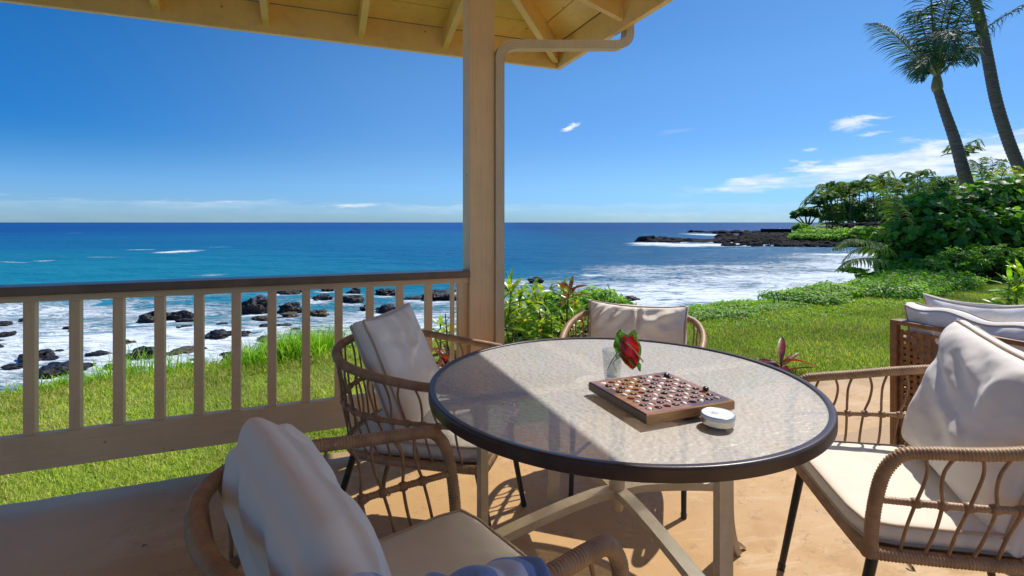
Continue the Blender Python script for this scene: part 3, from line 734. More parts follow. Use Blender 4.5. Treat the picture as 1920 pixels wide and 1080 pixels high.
# ------------------------------------------------------------------ dining table
TC = Vector((.344, 1.676, 0)); TT = .686
table = thing('dining_table', 'round patio table with hammered glass top and dark brown rim', 'table', TC, R(21.5))
def glassmat():
    m, T, b = new_mat('hammered_glass'); co = objco(T)
    geo = T.node('ShaderNodeNewGeometry')
    peb = T.voro(T.node('ShaderNodeVectorMath', operation='ADD').outputs[0], 1) if False else None
    vv = T.node('ShaderNodeVectorMath', operation='ADD'); T.put(vv.inputs[0], co); T.put(vv.inputs[1], T.scale(T.noise(co, 14, 3, .6, out=1), (.03, .03, 0)))
    p = T.voro(vv.outputs[0], 62); e = T.voro(vv.outputs[0], 62, 'DISTANCE_TO_EDGE')
    big = T.noise(co, 3.2, 6, .7, .4)
    grime = T.mapr(big, .40, .68); sp_ = T.mapr(T.noise(co, 120, 3, .7), .60, .72)
    # relief shading painted as darker pebble edges; stains in the water-marked glass
    dif = T.mixc(T.mapr(e, .0, .22), (.80, .79, .74), (.95, .95, .93)); dif = T.mixc(T.math('MULTIPLY', grime, .35), dif, (.56, .50, .40)); dif = T.mixc(T.math('MULTIPLY', sp_, .35), dif, (.80, .80, .78))
    T.put(b.inputs['Base Color'], dif); T.put(b.inputs['Roughness'], T.mapr(big, .3, .7, .34, .5)); b.inputs['IOR'].default_value = 1.5
    nb = T.bump(T.math('ADD', T.math('MULTIPLY', p, -.9), T.math('MULTIPLY', T.noise(co, 24, 3, .6), .8)), .6, .006); T.put(b.inputs['Normal'], nb)
    tl = T.node('ShaderNodeBsdfTranslucent'); T.put(tl.inputs[0], (.72, .72, .68)); 
    tr = T.node('ShaderNodeBsdfTransparent'); T.put(tr.inputs[0], (.93, .95, .92))
    rf = T.node('ShaderNodeBsdfRefraction'); T.put(rf.inputs[0], (.9, .92, .9)); rf.inputs['Roughness'].default_value = .45; rf.inputs['IOR'].default_value = 1.25; T.put(rf.inputs['Normal'], nb)
    m1 = T.node('ShaderNodeMixShader'); m1.inputs[0].default_value = .30; T.l.new(b.outputs[0], m1.inputs[1]); T.l.new(tl.outputs[0], m1.inputs[2])
    m2 = T.node('ShaderNodeMixShader'); m2.inputs[0].default_value = .45; T.l.new(rf.outputs[0], m2.inputs[1]); T.l.new(tr.outputs[0], m2.inputs[2])
    m3 = T.node('ShaderNodeMixShader'); T.put(m3.inputs[0], T.mapr(e, 0, .3, .27, .43)); T.l.new(m1.outputs[0], m3.inputs[1]); T.l.new(m2.outputs[0], m3.inputs[2])
    T.l.new(m3.outputs[0], T.n['Material Output'].inputs[0]); return m
M['glass'] = glassmat()
mb = MB(); mb.lathe([(0, .0), (.2, 0), (.4, 0), (.594, 0)], 96); g = mb.mesh('glass_top', M['glass'], True)
o = link('glass_top', g, table); o.location = (0, 0, TT-.003)
mb = MB(); mb.lathe([(.590, -.012), (.590, .000), (.5912, .002), (.593, .0028), (.603, .0030), (.6055, .003), (.608, .001), (.6095, -.002), (.610, -.004), (.610, -.006), (.610, -.028), (.610, -.029), (.608, -.031), (.606, -.032), (.592, -.032), (.590, -.03), (.590, -.012)], 128)
o = mb.build('rim', M['rim'], table, True); o.location = (0, 0, TT)
mb = MB(); mb.tube([(0, 0, .26), (0, 0, .30), (0, 0, TT-.05), (0, 0, TT-.03)], [.018, .026, .026, .05], 24); mb.build('centre_column', M['frame'], table, True)
mb = MB(); mb.lathe([(0, .0), (.09, 0), (.10, .006), (.10, .02), (0, .02)], 24); o = mb.build('hub_plate', M['frame'], table, False); o.location = (0, 0, TT-.032)
for k in range(4):
    a = math.pi/2*k; Rm = Matrix.Rotation(a, 4, 'Z')
    mb = MB(); mb.ribbon([(.10, 0, TT-.012), (.35, 0, TT-.0115), (.588, 0, TT-.0115)], .056, .014); link('support_arm', mb.mesh('support_arm', M['frame']), table, Rm)
    lr = .463
    pts = smooth_path([(0.0, 0, .322), (.08, 0, .322), (.2, 0, .305), (.32, 0, .282), (.41, 0, .262), (lr-.012, 0, .25)], 4)
    mb = MB(); mb.ribbon(pts, .042, .024); link('base_arm', mb.mesh('base_arm', M['frame']), table, Rm)
    # leg: flat vertical bar that flares outwards at the foot
    pts = smooth_path([(lr, 0, TT-.03), (lr, 0, .45), (lr, 0, .22), (lr+.004, 0, .13), (lr+.018, 0, .06), (lr+.04, 0, .004)], 6)
    mb = MB(); mb.ribbon(pts, .042, .022, up=Vector((1, 0, 0))); link('leg', mb.mesh('leg', M['frame']), table, Rm)

# ------------------------------------------------------------------ chairs
def wrap_rail(mb, path, r, pitch=.0078, n=10, closed=False, amp=.0016):
    P = resample(smooth_path(path, 6, closed), pitch/3, closed)
    rng = random.Random(3)
    rr = []
    for i in range(len(P)):
        j = i % 3; base = r + (rng.random()-.5)*.0005
        rr.append(base - amp if j == 0 else base + amp*.6)
    mb.tube(P, rr, n, closed)
def lerp_path(path, t):
    L_ = [0]
    for a, b in zip(path, path[1:]): L_.append(L_[-1]+(b-a).length)
    d = t*L_[-1]
    for i in range(len(L_)-1):
        if d <= L_[i+1]: return path[i].lerp(path[i+1], (d-L_[i])/max(1e-9, L_[i+1]-L_[i]))
    return path[-1].copy()
HALF_TOP = [(.272, .285, .385), (.280, .292, .43), (.290, .287, .52), (.298, .272, .595), (.302, .238, .640), (.306, .185, .652), (.318, .06, .664), (.316, -.08, .684), (.278, -.21, .706), (.16, -.305, .722), (0, -.335, .728)]
HALF_MID = [(.290, .284, .525), (.300, .15, .528), (.303, 0, .532), (.290, -.12, .538), (.235, -.225, .546), (.13, -.29, .552), (0, -.312, .555)]
def mirror(h): return [Vector(p) for p in h] + [Vector((-p[0], p[1], p[2])) for p in reversed(h[:-1])]
TOPP = mirror(HALF_TOP); MIDP = mirror(HALF_MID)
SEATP = [(.275, .28, .385), (.277, .1, .385), (.268, -.08, .385), (.222, -.205, .385), (.12, -.272, .385), (0, -.287, .385), (-.12, -.272, .385), (-.222, -.205, .385), (-.268, -.08, .385), (-.277, .1, .385), (-.275, .28, .385), (-.26, .296, .385), (-.12, .30, .385), (.12, .30, .385), (.26, .296, .385)]
def make_chair_meshes():
    D = {}
    mb = MB(); wrap_rail(mb, TOPP, .0152); D['arm_rail'] = [mb.mesh('arm_rail', M['rope'], True)]
    mb = MB(); wrap_rail(mb, MIDP, .0085, n=8, amp=.0009); D['middle_rail'] = [mb.mesh('middle_rail', M['rope'], True)]
    mb = MB(); wrap_rail(mb, SEATP, .0150, closed=True); D['seat_frame'] = [mb.mesh('seat_frame', M['rope'], True)]
    mb = MB()
    for k in range(9): 
        x = -.24+.06*k; mb.ribbon([(x, -.255+abs(x)*.25, .388), (x, 0, .380), (x, .285, .388)], .030, .003)
    for k in range(9):
        y = -.20+.055*k; w_ = .265 if y > -.08 else .22; mb.ribbon([(-w_, y, .384), (0, y, .377), (w_, y, .384)], .030, .003)
    D['seat_webbing'] = [mb.mesh('seat_webbing', M['rope'])]
    # spindles
    top = smooth_path(TOPP, 10); mid = smooth_path(MIDP, 10); seat = smooth_path([Vector(p) for p in SEATP[:11]], 10)
    # skip the vertical front posts of the top rail
    i0 = next(i for i, p in enumerate(top) if p.z > .645); topr = top[i0:len(top)-i0]
    N = 27; sp_ = []
    for i in range(N):
        t = (i+.6)/N; tt = (i+.5)/(N)
        side = 1 if t < .5 else -1
        w_ = min(1, abs(t-.5)*4)                        # lean backwards on the arms only
        Tt = lerp_path(topr, tt + side*.008*w_); Mt = lerp_path(mid, .035+.93*((i+.35*1+.15)/N)); St = lerp_path(seat, .03+.94*((i+.5)/N) - side*.012*w_)
        tang = (lerp_path(topr, min(1, tt+.01))-lerp_path(topr, max(0, tt-.01))).normalized()
        bow = .014 if i % 2 else -.010
        Tt = Tt-Vector((0, 0, .010)); outw = Vector((Mt.x, Mt.y, 0)).normalized()
        pts = smooth_path([Tt, Tt.lerp(Mt, .3)+tang*bow*.9, Tt.lerp(Mt, .65)+tang*bow*.7, Mt+outw*.004, Mt.lerp(St, .5)+tang*(-bow)*.35, St+Vector((0, 0, .004))], 4)
        mb = MB(); mb.tube(pts, .0042, 6)
        # knot where it is lashed to the middle rail
        kp = [Mt+tang*(-.011), Mt+tang*(-.004), Mt+tang*.004, Mt+tang*.011]
        mb.tube(kp, [.0095, .0125, .0125, .0095], 8)
        sp_.append(mb.mesh('spindle', M['spindle'], True))
    D['spindle'] = sp_
    legs = []
    for sx_ in (-1, 1):
        for a, b in (((.235*sx_, .262, .378), (.232*sx_, .335, .0)), ((.20*sx_, -.205, .378), (.235*sx_, -.315, .0))):
            mb = MB(); A, B = Vector(a), Vector(b); mb.tube([A, A.lerp(B, .95)], [.0135, .0105], 12); mb.cur = 0; mb.tube([A.lerp(B, .95), B], [.0125, .0115], 12); legs.append(mb.mesh('leg', M['black'], False))
    D['leg'] = legs
    return D
CH = make_chair_meshes()
def chair(c, f, label):
    ang = math.atan2(f[1], f[0])-math.pi/2
    t = thing('patio_chair', label, 'chair', (c[0], c[1], 0), ang, 'rope wrapped patio chairs round the table')
    for nm in ('arm_rail', 'middle_rail', 'seat_frame', 'seat_webbing', 'spindle', 'leg'):
        for me in CH[nm]: link(nm, me, t)
    return t, Matrix.Translation((c[0], c[1], 0)) @ Matrix.Rotation(ang, 4, 'Z')
CHAIRS = dict(A=((-.208, .975), (.785, .62)), B=((-.325, 2.01), (.979, -.209)), C=((.58, 2.468), (-.31, -.95)), D=((1.22, 1.485), (-.985, .175)))
LAB = dict(A='tan rope patio chair nearest the camera with a blue towel over its arm',
           B='tan rope patio chair between the railing and the left side of the table',
           C='tan rope patio chair on the far side of the table facing the camera',
           D='tan rope patio chair on the right of the table in front of the woven sofa')
MW = {}
for k in 'ABCD': _, MW[k] = chair(*CHAIRS[k], LAB[k])

# ------------------------------------------------------------------ cushions
def cushion_mesh(name, w, h, T_, g, mat, pmat, seed=0, folds=(), pinch=.05, corner=.02, wrinkle=.006, N=72, skew=0.0, sag=0.0, power=.5, lift=None, roundc=0.0, gb=.014, pipes=(1, -1), pipe_from=None):
    """a boxed cushion standing in the x-z plane, z from 0 to h, its face towards +y"""
    rng = random.Random(seed)
    def outline(a, b):
        x = w/2*a*(1-pinch*(1-b*b)*abs(a)**2); z = h/2*b*(1-pinch*(1-a*a)*abs(b)**2)
        if roundc:
            k = max(0, abs(a)+abs(b)-1.7)/.3; x *= 1-roundc*k; z *= 1-roundc*k
        z = z+h/2
        x += skew*(b*.5+.5)
        z -= sag*(1-a*a)*(b*.5+.5)**2
        if lift: z += lift(a, b)
        return x, z
    off = Vector((seed*7.1, seed*3.3, 0))
    def disp(a, b, sgn):
        e = max(0.0, (1-a**4)*(1-b**4))**power
        y = g+(T_-g)*e
        x, z = outline(a, b)
        nz = noise.fractal(Vector((x*5, z*5, sgn*3))+off, .8, 2.0, 4)*wrinkle*2.2*(.08+e)
        # fine gathers running in from the seams
        ed = 4*(1-abs(b))*math.exp(-(1-abs(b))/.14); nz += ed*wrinkle*.9*noise.noise(Vector((a*15+seed, b*1.5, sgn)))
        ed = 4*(1-abs(a))*math.exp(-(1-abs(a))/.14); nz += ed*wrinkle*.9*noise.noise(Vector((a*1.5, b*15+seed, sgn+5)))
        # long pulled creases
        rr = noise.noise(Vector(((x+z*.8)*6.0, (x-z)*1.6, seed)))*1.0
        nz += wrinkle*1.6*(1-abs(rr)*2.4)*(.5*e+.2) if abs(rr) < .4 else 0
        for (a0, b0, a1, b1, wd, am) in folds:
            dx, dz = a1-a0, b1-b0; l2 = dx*dx+dz*dz; t = max(0, min(1, ((a-a0)*dx+(b-b0)*dz)/l2))
            d_ = math.hypot(a-a0-t*dx, b-b0-t*dz); s_ = math.sin(math.pi*min(1, max(0, t*.85+.12)))
            nz += am*s_*(math.exp(-(d_/wd)**2)-.45*math.exp(-((d_-wd*1.6)/wd)**2)) if (sgn > 0 or seed == 11) else 0
        return y+nz
    mb = MB(); n1 = N+1; idx = {}
    ax = [math.sin((i/N-.5)*math.pi)*.35+(2*i/N-1)*.65 for i in range(n1)]
    for sgn in (1, -1):
        for j in range(n1):
            for i in range(n1):
                a, b = ax[i], ax[j]; x, z = outline(a, b); y = disp(a, b, sgn)*sgn
                idx[(sgn, i, j)] = len(mb.v); mb.v.append((x, y, z))
    for sgn in (1, -1):
        for j in range(N):
            for i in range(N):
                q = (idx[(sgn, i, j)], idx[(sgn, i+1, j)], idx[(sgn, i+1, j+1)], idx[(sgn, i, j+1)])
                mb.f.append(q[::-1] if sgn > 0 else q)
    ring = [(i, 0) for i in range(N)]+[(N, j) for j in range(N)]+[(i, N) for i in range(N, 0, -1)]+[(0, j) for j in range(N, 0, -1)]
    m_ = len(ring); rows = [[idx[(1, i, j)] for i, j in ring]]
    NQ = 8
    for q in range(1, NQ):
        row = []
        for (i, j) in ring:
            p = Vector(mb.v[idx[(1, i, j)]]); s = Vector(mb.v[idx[(-1, i, j)]]); v_ = p.lerp(s, q/NQ)
            c_ = Vector((0, 0, h/2)); dirv = Vector((v_.x, 0, v_.z-h/2)); 
            bul = gb*math.sin(math.pi*q/NQ)*(1+.25*noise.noise(v_*9+off)); v_ += dirv.normalized()*bul
            row.append(len(mb.v)); mb.v.append(tuple(v_))
        rows.append(row)
    rows.append([idx[(-1, i, j)] for i, j in ring])
    for q in range(NQ):
        for k in range(m_):
            l = (k+1) % m_; mb.f.append((rows[q][k], rows[q][l], rows[q+1][l], rows[q+1][k]))
    mb.mi = [0]*len(mb.f)
    bm = bmesh.new(); me = mb.mesh(name, mat, True); bm.from_mesh(me); bmesh.ops.recalc_face_normals(bm, faces=bm.faces); bm.to_mesh(me); bm.free()
    me.polygons.foreach_set('use_smooth', [True]*len(me.polygons))
    pp = []
    for sgn in pipes:
        rg_ = [(i, j) for i, j in ring if pipe_from is None or ax[i] >= pipe_from]; cl_ = pipe_from is None
        if not cl_: rg_ = [(i, 0) for i in range(N) if ax[i] >= pipe_from]+[(N, j) for j in range(N)]+[(i, N) for i in range(N, 0, -1) if ax[i] >= pipe_from]
        pm = MB(); P = resample([Vector(mb.v[idx[(sgn, i, j)]])*1.0 for i, j in rg_], .012, cl_); P = smooth_path(P[::2], 2, cl_)
        P = [p+Vector((p.x, 0, p.z-h/2)).normalized()*(.004 if pipe_from is None else .012) for p in P]
        pm.tube(P, .0042, 6, cl_); pp.append(pm.mesh('piping', pmat, True))
    return me, pp
def put_cushion(name, label, cat, mw, res, group=None):
    me, pp = res; o = link(name, me); o.matrix_world = mw; tag(o, label, cat, group)
    for p in pp: link('piping', p, o)
    return o
GB = 'back cushions on the patio chairs'; GS = 'seat pads on the patio chairs'
def lean(mw, x, y, z, tilt, yaw=0, roll=0):
    return mw @ Matrix.Translation((x, y, z)) @ Matrix.Rotation(R(yaw), 4, 'Z') @ Matrix.Rotation(R(tilt), 4, 'X') @ Matrix.Rotation(R(roll), 4, 'Y')
# seat pads (local: flat, face up)
for k, lb in (('A', 'cream vinyl seat pad on the chair nearest the camera'), ('B', 'cream seat pad on the chair beside the railing'), ('C', 'cream seat pad on the chair beyond the table'), ('D', 'sunlit cream seat pad on the chair at the right')):
    res = cushion_mesh('seat_cushion', .50, .50, .030, .022, M['seatfab'], M['piping'], seed=ord(k), pinch=.0, wrinkle=.0018, N=40, power=.45, roundc=.05)
    m_ = MW[k] @ Matrix.Translation((0, -.235, .4225)) @ Matrix.Rotation(R(-90), 4, 'X') @ Matrix.Translation((0, 0, 0)) @ Matrix.Rotation(math.pi, 4, 'Z')
    m_ = MW[k] @ Matrix.Translation((0, .295, .4225)) @ Matrix.Rotation(R(90), 4, 'X')
    put_cushion('seat_cushion', lb, 'seat pad', m_, res, GS)
put_cushion('back_cushion', 'plump ivory back cushion on the chair nearest the camera', 'cushion', lean(MW['A'], .005, -.115, .442, 16, 0, 2),
            cushion_mesh('back_cushion', .47, .375, .070, .036, M['fabric'], M['piping'], 11, folds=((-.9, .85, -.1, -.1, .16, .020), (-.75, .3, .5, -.35, .16, .012), (.2, .9, .3, .1, .16, -.010), (-.3, .8, .0, .0, .14, .010)), wrinkle=.0035, pinch=.05, power=.55, gb=.036, pipes=(), roundc=.12, lift=lambda a, b: -.035*max(0, a)**2*(b*.5+.5)), GB)
put_cushion('back_cushion', 'ivory back cushion with diagonal folds on the chair beside the railing', 'cushion', lean(MW['B'], -.03, -.03, .435, 24, 8, -3),
            cushion_mesh('back_cushion', .55, .43, .062, .024, M['fabric'], M['piping'], 5, folds=((-.1, .95, .0, .0, .10, .022), (.45, .95, .30, -.1, .12, .020), (-.45, .95, -.15, .2, .08, .015), (-.7, .5, .5, .05, .10, .014), (.85, .6, .1, .3, .09, -.012)), wrinkle=.0035, pinch=.05, power=.5), GB)
put_cushion('back_cushion', 'ivory back cushion creased down the middle on the chair beyond the table', 'cushion', lean(MW['C'], 0, -.155, .447, 15, 0, -1),
            cushion_mesh('back_cushion', .49, .335, .070, .026, M['fabric'], M['piping'], 23, folds=((-.05, 1.0, -.05, .15, .05, -.030), (-.8, .85, -.2, .4, .12, .018), (-.2, .55, -.6, .1, .14, .018), (.2, .9, .5, .3, .09, .018), (.5, .95, .9, .2, .08, .02), (.7, .95, .95, .5, .06, .018)), wrinkle=.0065, pinch=.05, sag=.012, power=.42), GB)
put_cushion('back_cushion', 'large white back cushion leaning in the chair at the right', 'cushion', lean(MW['D'], .0, -.055, .440, 18, -4, -6),
            cushion_mesh('back_cushion', .52, .43, .085, .024, M['fabric2'], M['piping'], 31, folds=((.95, .9, -.1, .0, .15, .017), (.6, .9, -.3, .35, .12, .013), (.8, .2, -.5, -.4, .13, .013), (-.5, .8, -.3, -.1, .13, .010)), wrinkle=.0042, pinch=.06, power=.42), GB)

# ------------------------------------------------------------------ towel
def towelmat():
    m, T, b = new_mat('blue_striped_terry'); uv = T.node('ShaderNodeAttribute', attribute_name='stripe').outputs['Fac']
    s = T.math('FRACT', T.math('MULTIPLY', uv, 3.2)); k = T.math('MULTIPLY', T.mapr(s, .30, .33), T.mapr(s, .78, .75))
    c = T.mixc(k, (.13, .26, .60), (.60, .66, .76)); n = T.noise(objco(T), 400, 3, .7)
    c = T.mixc(T.mapr(n, .3, .7, 0, .25), c, (.35, .42, .55)); T.put(b.inputs['Base Color'], c); b.inputs['Roughness'].default_value = .95; b.inputs['Sheen Weight'].default_value = .4
    T.put(b.inputs['Normal'], T.bump(n, .5, .003)); return m
M['towel'] = towelmat()
def towel():
    # draped over the right arm rail of the near chair, bunched folds on top
    n, m = 110, 90; V = []; S = []
    for j in range(m):
        t = j/(m-1)
        for i in range(n):
            s = i/(n-1)
            # across the rail: inside hang -> over the top -> outside hang
            x = .02+.55*s                     # chair x : from seat inside to outside
            bun = .030*noise.noise(Vector((t*3.2, s*2.0, 4.)))+.022*abs(noise.noise(Vector((t*6.5+s*2, s*3, 9.))))
            d = x-.318
            z = .676 - (d*d)*3.2 if abs(d) < .09 else .676-.0259-(abs(d)-.09)*(1.9 if d < 0 else 4.2)
            z += .28*max(0, .03-(-.27+.34*t))
            z = max(z, .475 if d < 0 else .25)
            if x < .25 and z < .50: z = .475+.01*noise.noise(Vector((t*9, s*9, 1)))
            w_ = .035*noise.noise(Vector((t*2.2, s*2.6, 2.)))
            y = -.27+.34*t*(1-.18*abs(d)*3)+.012*noise.noise(Vector((s*5, t*3, 7)))
            V.append(Vector((.318+d*(.62 if abs(d) > .09 else .75)+w_*.4, y, z+bun*(1.0 if z > .6 else .6)+.012))); S.append(t+.05*noise.noise(Vector((s*2, t*2, 3))))
    th = .007; vs = [tuple(v) for v in V]+[tuple(v-Vector((0, 0, th))) for v in V]; q = n*m
    F = []
    for j in range(m-1):
        for i in range(n-1):
            a = j*n+i; F.append((a, a+1, a+n+1, a+n)); F.append((q+a, q+a+n, q+a+n+1, q+a+1))
    for i in range(n-1): F.append((i, q+i, q+i+1, i+1)); a = (m-1)*n+i; F.append((a, a+1, q+a+1, q+a))
    for j in range(m-1): a = j*n; F.append((a, a+n, q+a+n, q+a)); a = j*n+n-1; F.append((a, q+a, q+a+n, a+n))
    me = np_mesh('beach_towel', np.array(vs), np.array(F), M['towel'], True, attrs={'stripe': np.array(S+S)})
    o = link('beach_towel', me); o.matrix_world = MW['A']; tag(o, 'blue and white striped beach towel draped over the arm of the nearest chair', 'towel')
towel()

# ------------------------------------------------------------------ konane board with pebbles
BC = Vector((.416, 1.462, TT+.0045)); BS = .285; NB = 9; PIT = .0278
def woodmat():
    m, T, b = new_mat('koa_wood'); co = objco(T)
    w_ = T.noise(T.scale(co, (4, 38, 4)), 2.2, 6, .65, 1.5); br = T.noise(co, 5.5, 3, .5, .5)
    c = T.mixc(T.mapr(w_, .35, .65), (.44, .22, .095), (.22, .095, .042))
    c = T.mixc(T.mapr(br, .52, .64, 0, .8), c, (.055, .022, .012)); c = T.mixc(T.mapr(T.noise(co, 8, 3), .60, .70, 0, .6), c, (.46, .24, .09))
    T.put(b.inputs['Base Color'], c); b.inputs['Roughness'].default_value = .33; b.inputs['Coat Weight'].default_value = .3; b.inputs['Coat Roughness'].default_value = .2; return m
M['koa'] = woodmat(); M['koa_side'] = varied('dark_koa_edge', (.035, .018, .010), (.10, .042, .018), .35, 9, stretch=(1, 1, 4)); M['koa_light'] = varied('pale_sapwood_edge', (.50, .27, .10), (.30, .13, .05), .4, 12, stretch=(1, 4, 6))
board = thing('game_board', 'square koa wood game board with round pits on the glass table', 'game board', BC, R(21.5))
mb = MB(); BT = .030; hh = .0106; NSEG = 16
for i in range(NB):
    for j in range(NB):
        cx, cy = (i-(NB-1)/2)*PIT, (j-(NB-1)/2)*PIT; vs = []; fs = []
        for (r_, z_) in ((hh, BT), (hh*.93, BT-.004), (hh*.6, BT-.009), (.0001, BT-.0105)):
            for k in range(NSEG): a = 2*math.pi*k/NSEG; vs.append((cx+r_*math.cos(a), cy+r_*math.sin(a), z_))
        for q in range(3):
            for k in range(NSEG): l = (k+1) % NSEG; fs.append((q*NSEG+k, q*NSEG+l, (q+1)*NSEG+l, (q+1)*NSEG+k))
        b0 = len(vs)
        for k in range(NSEG):
            a = 2*math.pi*k/NSEG; ca, sa = math.cos(a), math.sin(a); s_ = PIT/2/max(abs(ca), abs(sa)); vs.append((cx+ca*s_, cy+sa*s_, BT))
        for k in range(NSEG): l = (k+1) % NSEG; fs.append((k, b0+k, b0+l, l))
        mb.add(vs, fs)
h2 = NB*PIT/2; o2 = BS/2
vs = [(-h2, -h2, BT), (h2, -h2, BT), (h2, h2, BT), (-h2, h2, BT), (-o2+.003, -o2+.003, BT), (o2-.003, -o2+.003, BT), (o2-.003, o2-.003, BT), (-o2+.003, o2-.003, BT)]
mb.add(vs, [(4, 5, 1, 0), (5, 6, 2, 1), (6, 7, 3, 2), (7, 4, 0, 3)])
mb.build('board_top', M['koa'], board)
def edge_strip(a, b, mat):
    mb = MB(); a, b = Vector(a), Vector(b); inn = lambda p: Vector((p.x*(o2-.003)/o2, p.y*(o2-.003)/o2, BT)); bot = lambda p, z, k=1: Vector((p.x*k, p.y*k, z))
    mb.add([inn(a), inn(b), bot(b, BT-.003), bot(a, BT-.003), bot(b, .006), bot(a, .006), bot(b, 0, .95), bot(a, 0, .95)], [(0, 3, 2, 1), (3, 5, 4, 2), (5, 7, 6, 4)])
    mb.build('board_edge', mat, board)
q = [(-o2, -o2, 0), (o2, -o2, 0), (o2, o2, 0), (-o2, o2, 0)]
edge_strip(q[3], q[0], M['koa_side']); edge_strip(q[0], q[1], M['koa_light']); edge_strip(q[1], q[2], M['koa_light']); edge_strip(q[2], q[3], M['koa_side'])
mb = MB(); mb.add([(-o2*.95, -o2*.95, 0), (-o2*.95, o2*.95, 0), (o2*.95, o2*.95, 0), (o2*.95, -o2*.95, 0)], [(0, 1, 2, 3)]); mb.build('board_underside', M['koa_side'], board)
def pebble(seed, mat, sub=2):
    bm = bmesh.new(); bmesh.ops.create_icosphere(bm, subdivisions=sub, radius=1); rng = random.Random(seed); a, b_, c_ = rng.uniform(.0082, .0105), rng.uniform(.0066, .0082), rng.uniform(.0045, .0062)
    for v in bm.verts: v.co = Vector((v.co.x*a, v.co.y*b_, v.co.z*c_))*(1+.16*noise.noise(v.co*1.2+Vector((seed, 0, 0))))
    me = bpy.data.meshes.new('pebble'); bm.to_mesh(me); bm.free(); me.materials.append(mat); me.polygons.foreach_set('use_smooth', [True]*len(me.polygons)); return me
M['wpeb'] = varied('white_coral_pebble', (.70, .67, .60), (.82, .80, .76), .5, 60, .2, 200, objrand=.1); M['bpeb'] = varied('black_lava_pebble', (.012, .012, .014), (.04, .038, .038), .3, 60, .3, 200)
WP = [pebble(i, M['wpeb']) for i in range(6)]; BP = [pebble(i+10, M['bpeb']) for i in range(6)]
rg = random.Random(12)
MBrd = Matrix.Translation(BC) @ RZ_H
for i in range(NB):
    for j in range(NB):
        white = (i+j) % 2 == 0
        if rg.random() < (.05 if white else .12): continue
        me = rg.choice(WP if white else BP); x, y = (i-(NB-1)/2)*PIT, (j-(NB-1)/2)*PIT
        o = link('white_pebble' if white else 'black_pebble', me)
        o.matrix_world = MBrd @ Matrix.Translation((x+rg.uniform(-.0015, .0015), y+rg.uniform(-.0015, .0015), BT-.0025+rg.uniform(-.001, .0015))) @ Euler((rg.uniform(-.35, .35), rg.uniform(-.35, .35), rg.uniform(0, 6.28))).to_matrix().to_4x4()
        ORD = ('first', 'second', 'third', 'fourth', 'fifth', 'sixth', 'seventh', 'eighth', 'ninth'); tag(o, '%s pebble in %s row from the tin, %s pit from the dark edge' % ('white' if white else 'black', ORD[j], ORD[i]), 'pebble', 'white pebbles in the game board' if white else 'black pebbles in the game board')
for (x, y, lb, sc) in ((.108, .098, 'big black pebble lying loose on the far right corner of the game board', 1.35), (.128, -.05, 'lone black pebble lying loose on the right border of the game board', 1.25)):
    o = link('black_pebble', BP[0]); o.matrix_world = MBrd @ Matrix.Translation((x, y, BT+.005)) @ Matrix.Rotation(.6, 4, 'Z') @ Matrix.Scale(sc, 4); tag(o, lb, 'pebble')

# ------------------------------------------------------------------ candle tin
M['tin'] = varied('brushed_tin', (.62, .58, .50), (.72, .68, .60), .30, 30, metallic=.85)
def lidmat():
    m, T, b = new_mat('printed_white_tin_lid'); co = objco(T); sp_ = T.node('ShaderNodeSeparateXYZ'); T.put(sp_.inputs[0], co)
    def ring(cx, cy, r0, r1, s=.0006):
        dx = T.math('SUBTRACT', sp_.outputs[0], cx); dy = T.math('SUBTRACT', sp_.outputs[1], cy); d = T.math('SQRT', T.math('ADD', T.math('MULTIPLY', dx, dx), T.math('MULTIPLY', dy, dy)))
        return T.math('MULTIPLY', T.mapr(d, r0-s, r0+s), T.mapr(d, r1+s, r1-s))
    c = T.mixc(ring(0, 0, .0385, .0412), (.80, .80, .78), (.12, .28, .42))
    c = T.mixc(ring(0, 0, .0335, .0342, .0003), c, (.35, .48, .55))
    c = T.mixc(ring(-.008, .004, .0090, .0104, .0003), c, (.25, .32, .30)); c = T.mixc(ring(-.008, .004, -.01, .0066, .0004), c, (.33, .38, .34)); c = T.mixc(ring(-.006, .005, -.01, .0028, .0005), c, (.80, .80, .76))
    T.put(b.inputs['Base Color'], c); b.inputs['Roughness'].default_value = .3; return m
M['lid'] = lidmat()
tin = thing('candle_tin', 'small round metal tin with white printed lid on the glass table', 'tin', (.5225, 1.298, TT+.0045), R(10))
mb = MB(); mb.lathe([(0, 0), (.037, 0), (.0395, .002), (.0395, .019), (.0385, .020)], 40); mb.build('tin_body', M['tin'], tin)
mb = MB(); mb.lathe([(.0405, .0165), (.0414, .017), (.0414, .0245), (.0406, .0262), (.039, .0268), (.0372, .0260), (0, .0260)], 48); mb.build('lid', [M['lid']], tin)

# ------------------------------------------------------------------ tumbler, water, anthurium
def thin_clear(name, col, ior, k):
    m, T, b = new_mat(name); tr = T.node('ShaderNodeBsdfTransparent'); T.put(tr.inputs[0], col); gl = T.node('ShaderNodeBsdfGlossy'); gl.inputs['Roughness'].default_value = .03
    lw = T.node('ShaderNodeLayerWeight'); lw.inputs[0].default_value = ior; mx = T.node('ShaderNodeMixShader'); T.put(mx.inputs[0], T.mapr(lw.outputs['Facing'], .0, 1.0, .05, k, False))
    T.l.new(tr.outputs[0], mx.inputs[1]); T.l.new(gl.outputs[0], mx.inputs[2]); T.l.new(mx.outputs[0], T.n['Material Output'].inputs[0]); return m
gm = thin_clear('clear_glass', (.94, .96, .96), .35, .75); wm = thin_clear('water_in_glass', (.90, .93, .94), .3, .5)
GP = Vector((.328, 1.672, TT+.0045))
tumb = thing('tumbler', 'clear drinking glass half full of water behind the game board', 'glass', GP)
mb = MB(); mb.lathe([(0, 0), (.024, 0), (.0265, .002), (.0335, .093), (.0330, .0945), (.0318, .093), (.0252, .009), (0, .007)], 48); mb.build('glass_wall', gm, tumb, True)
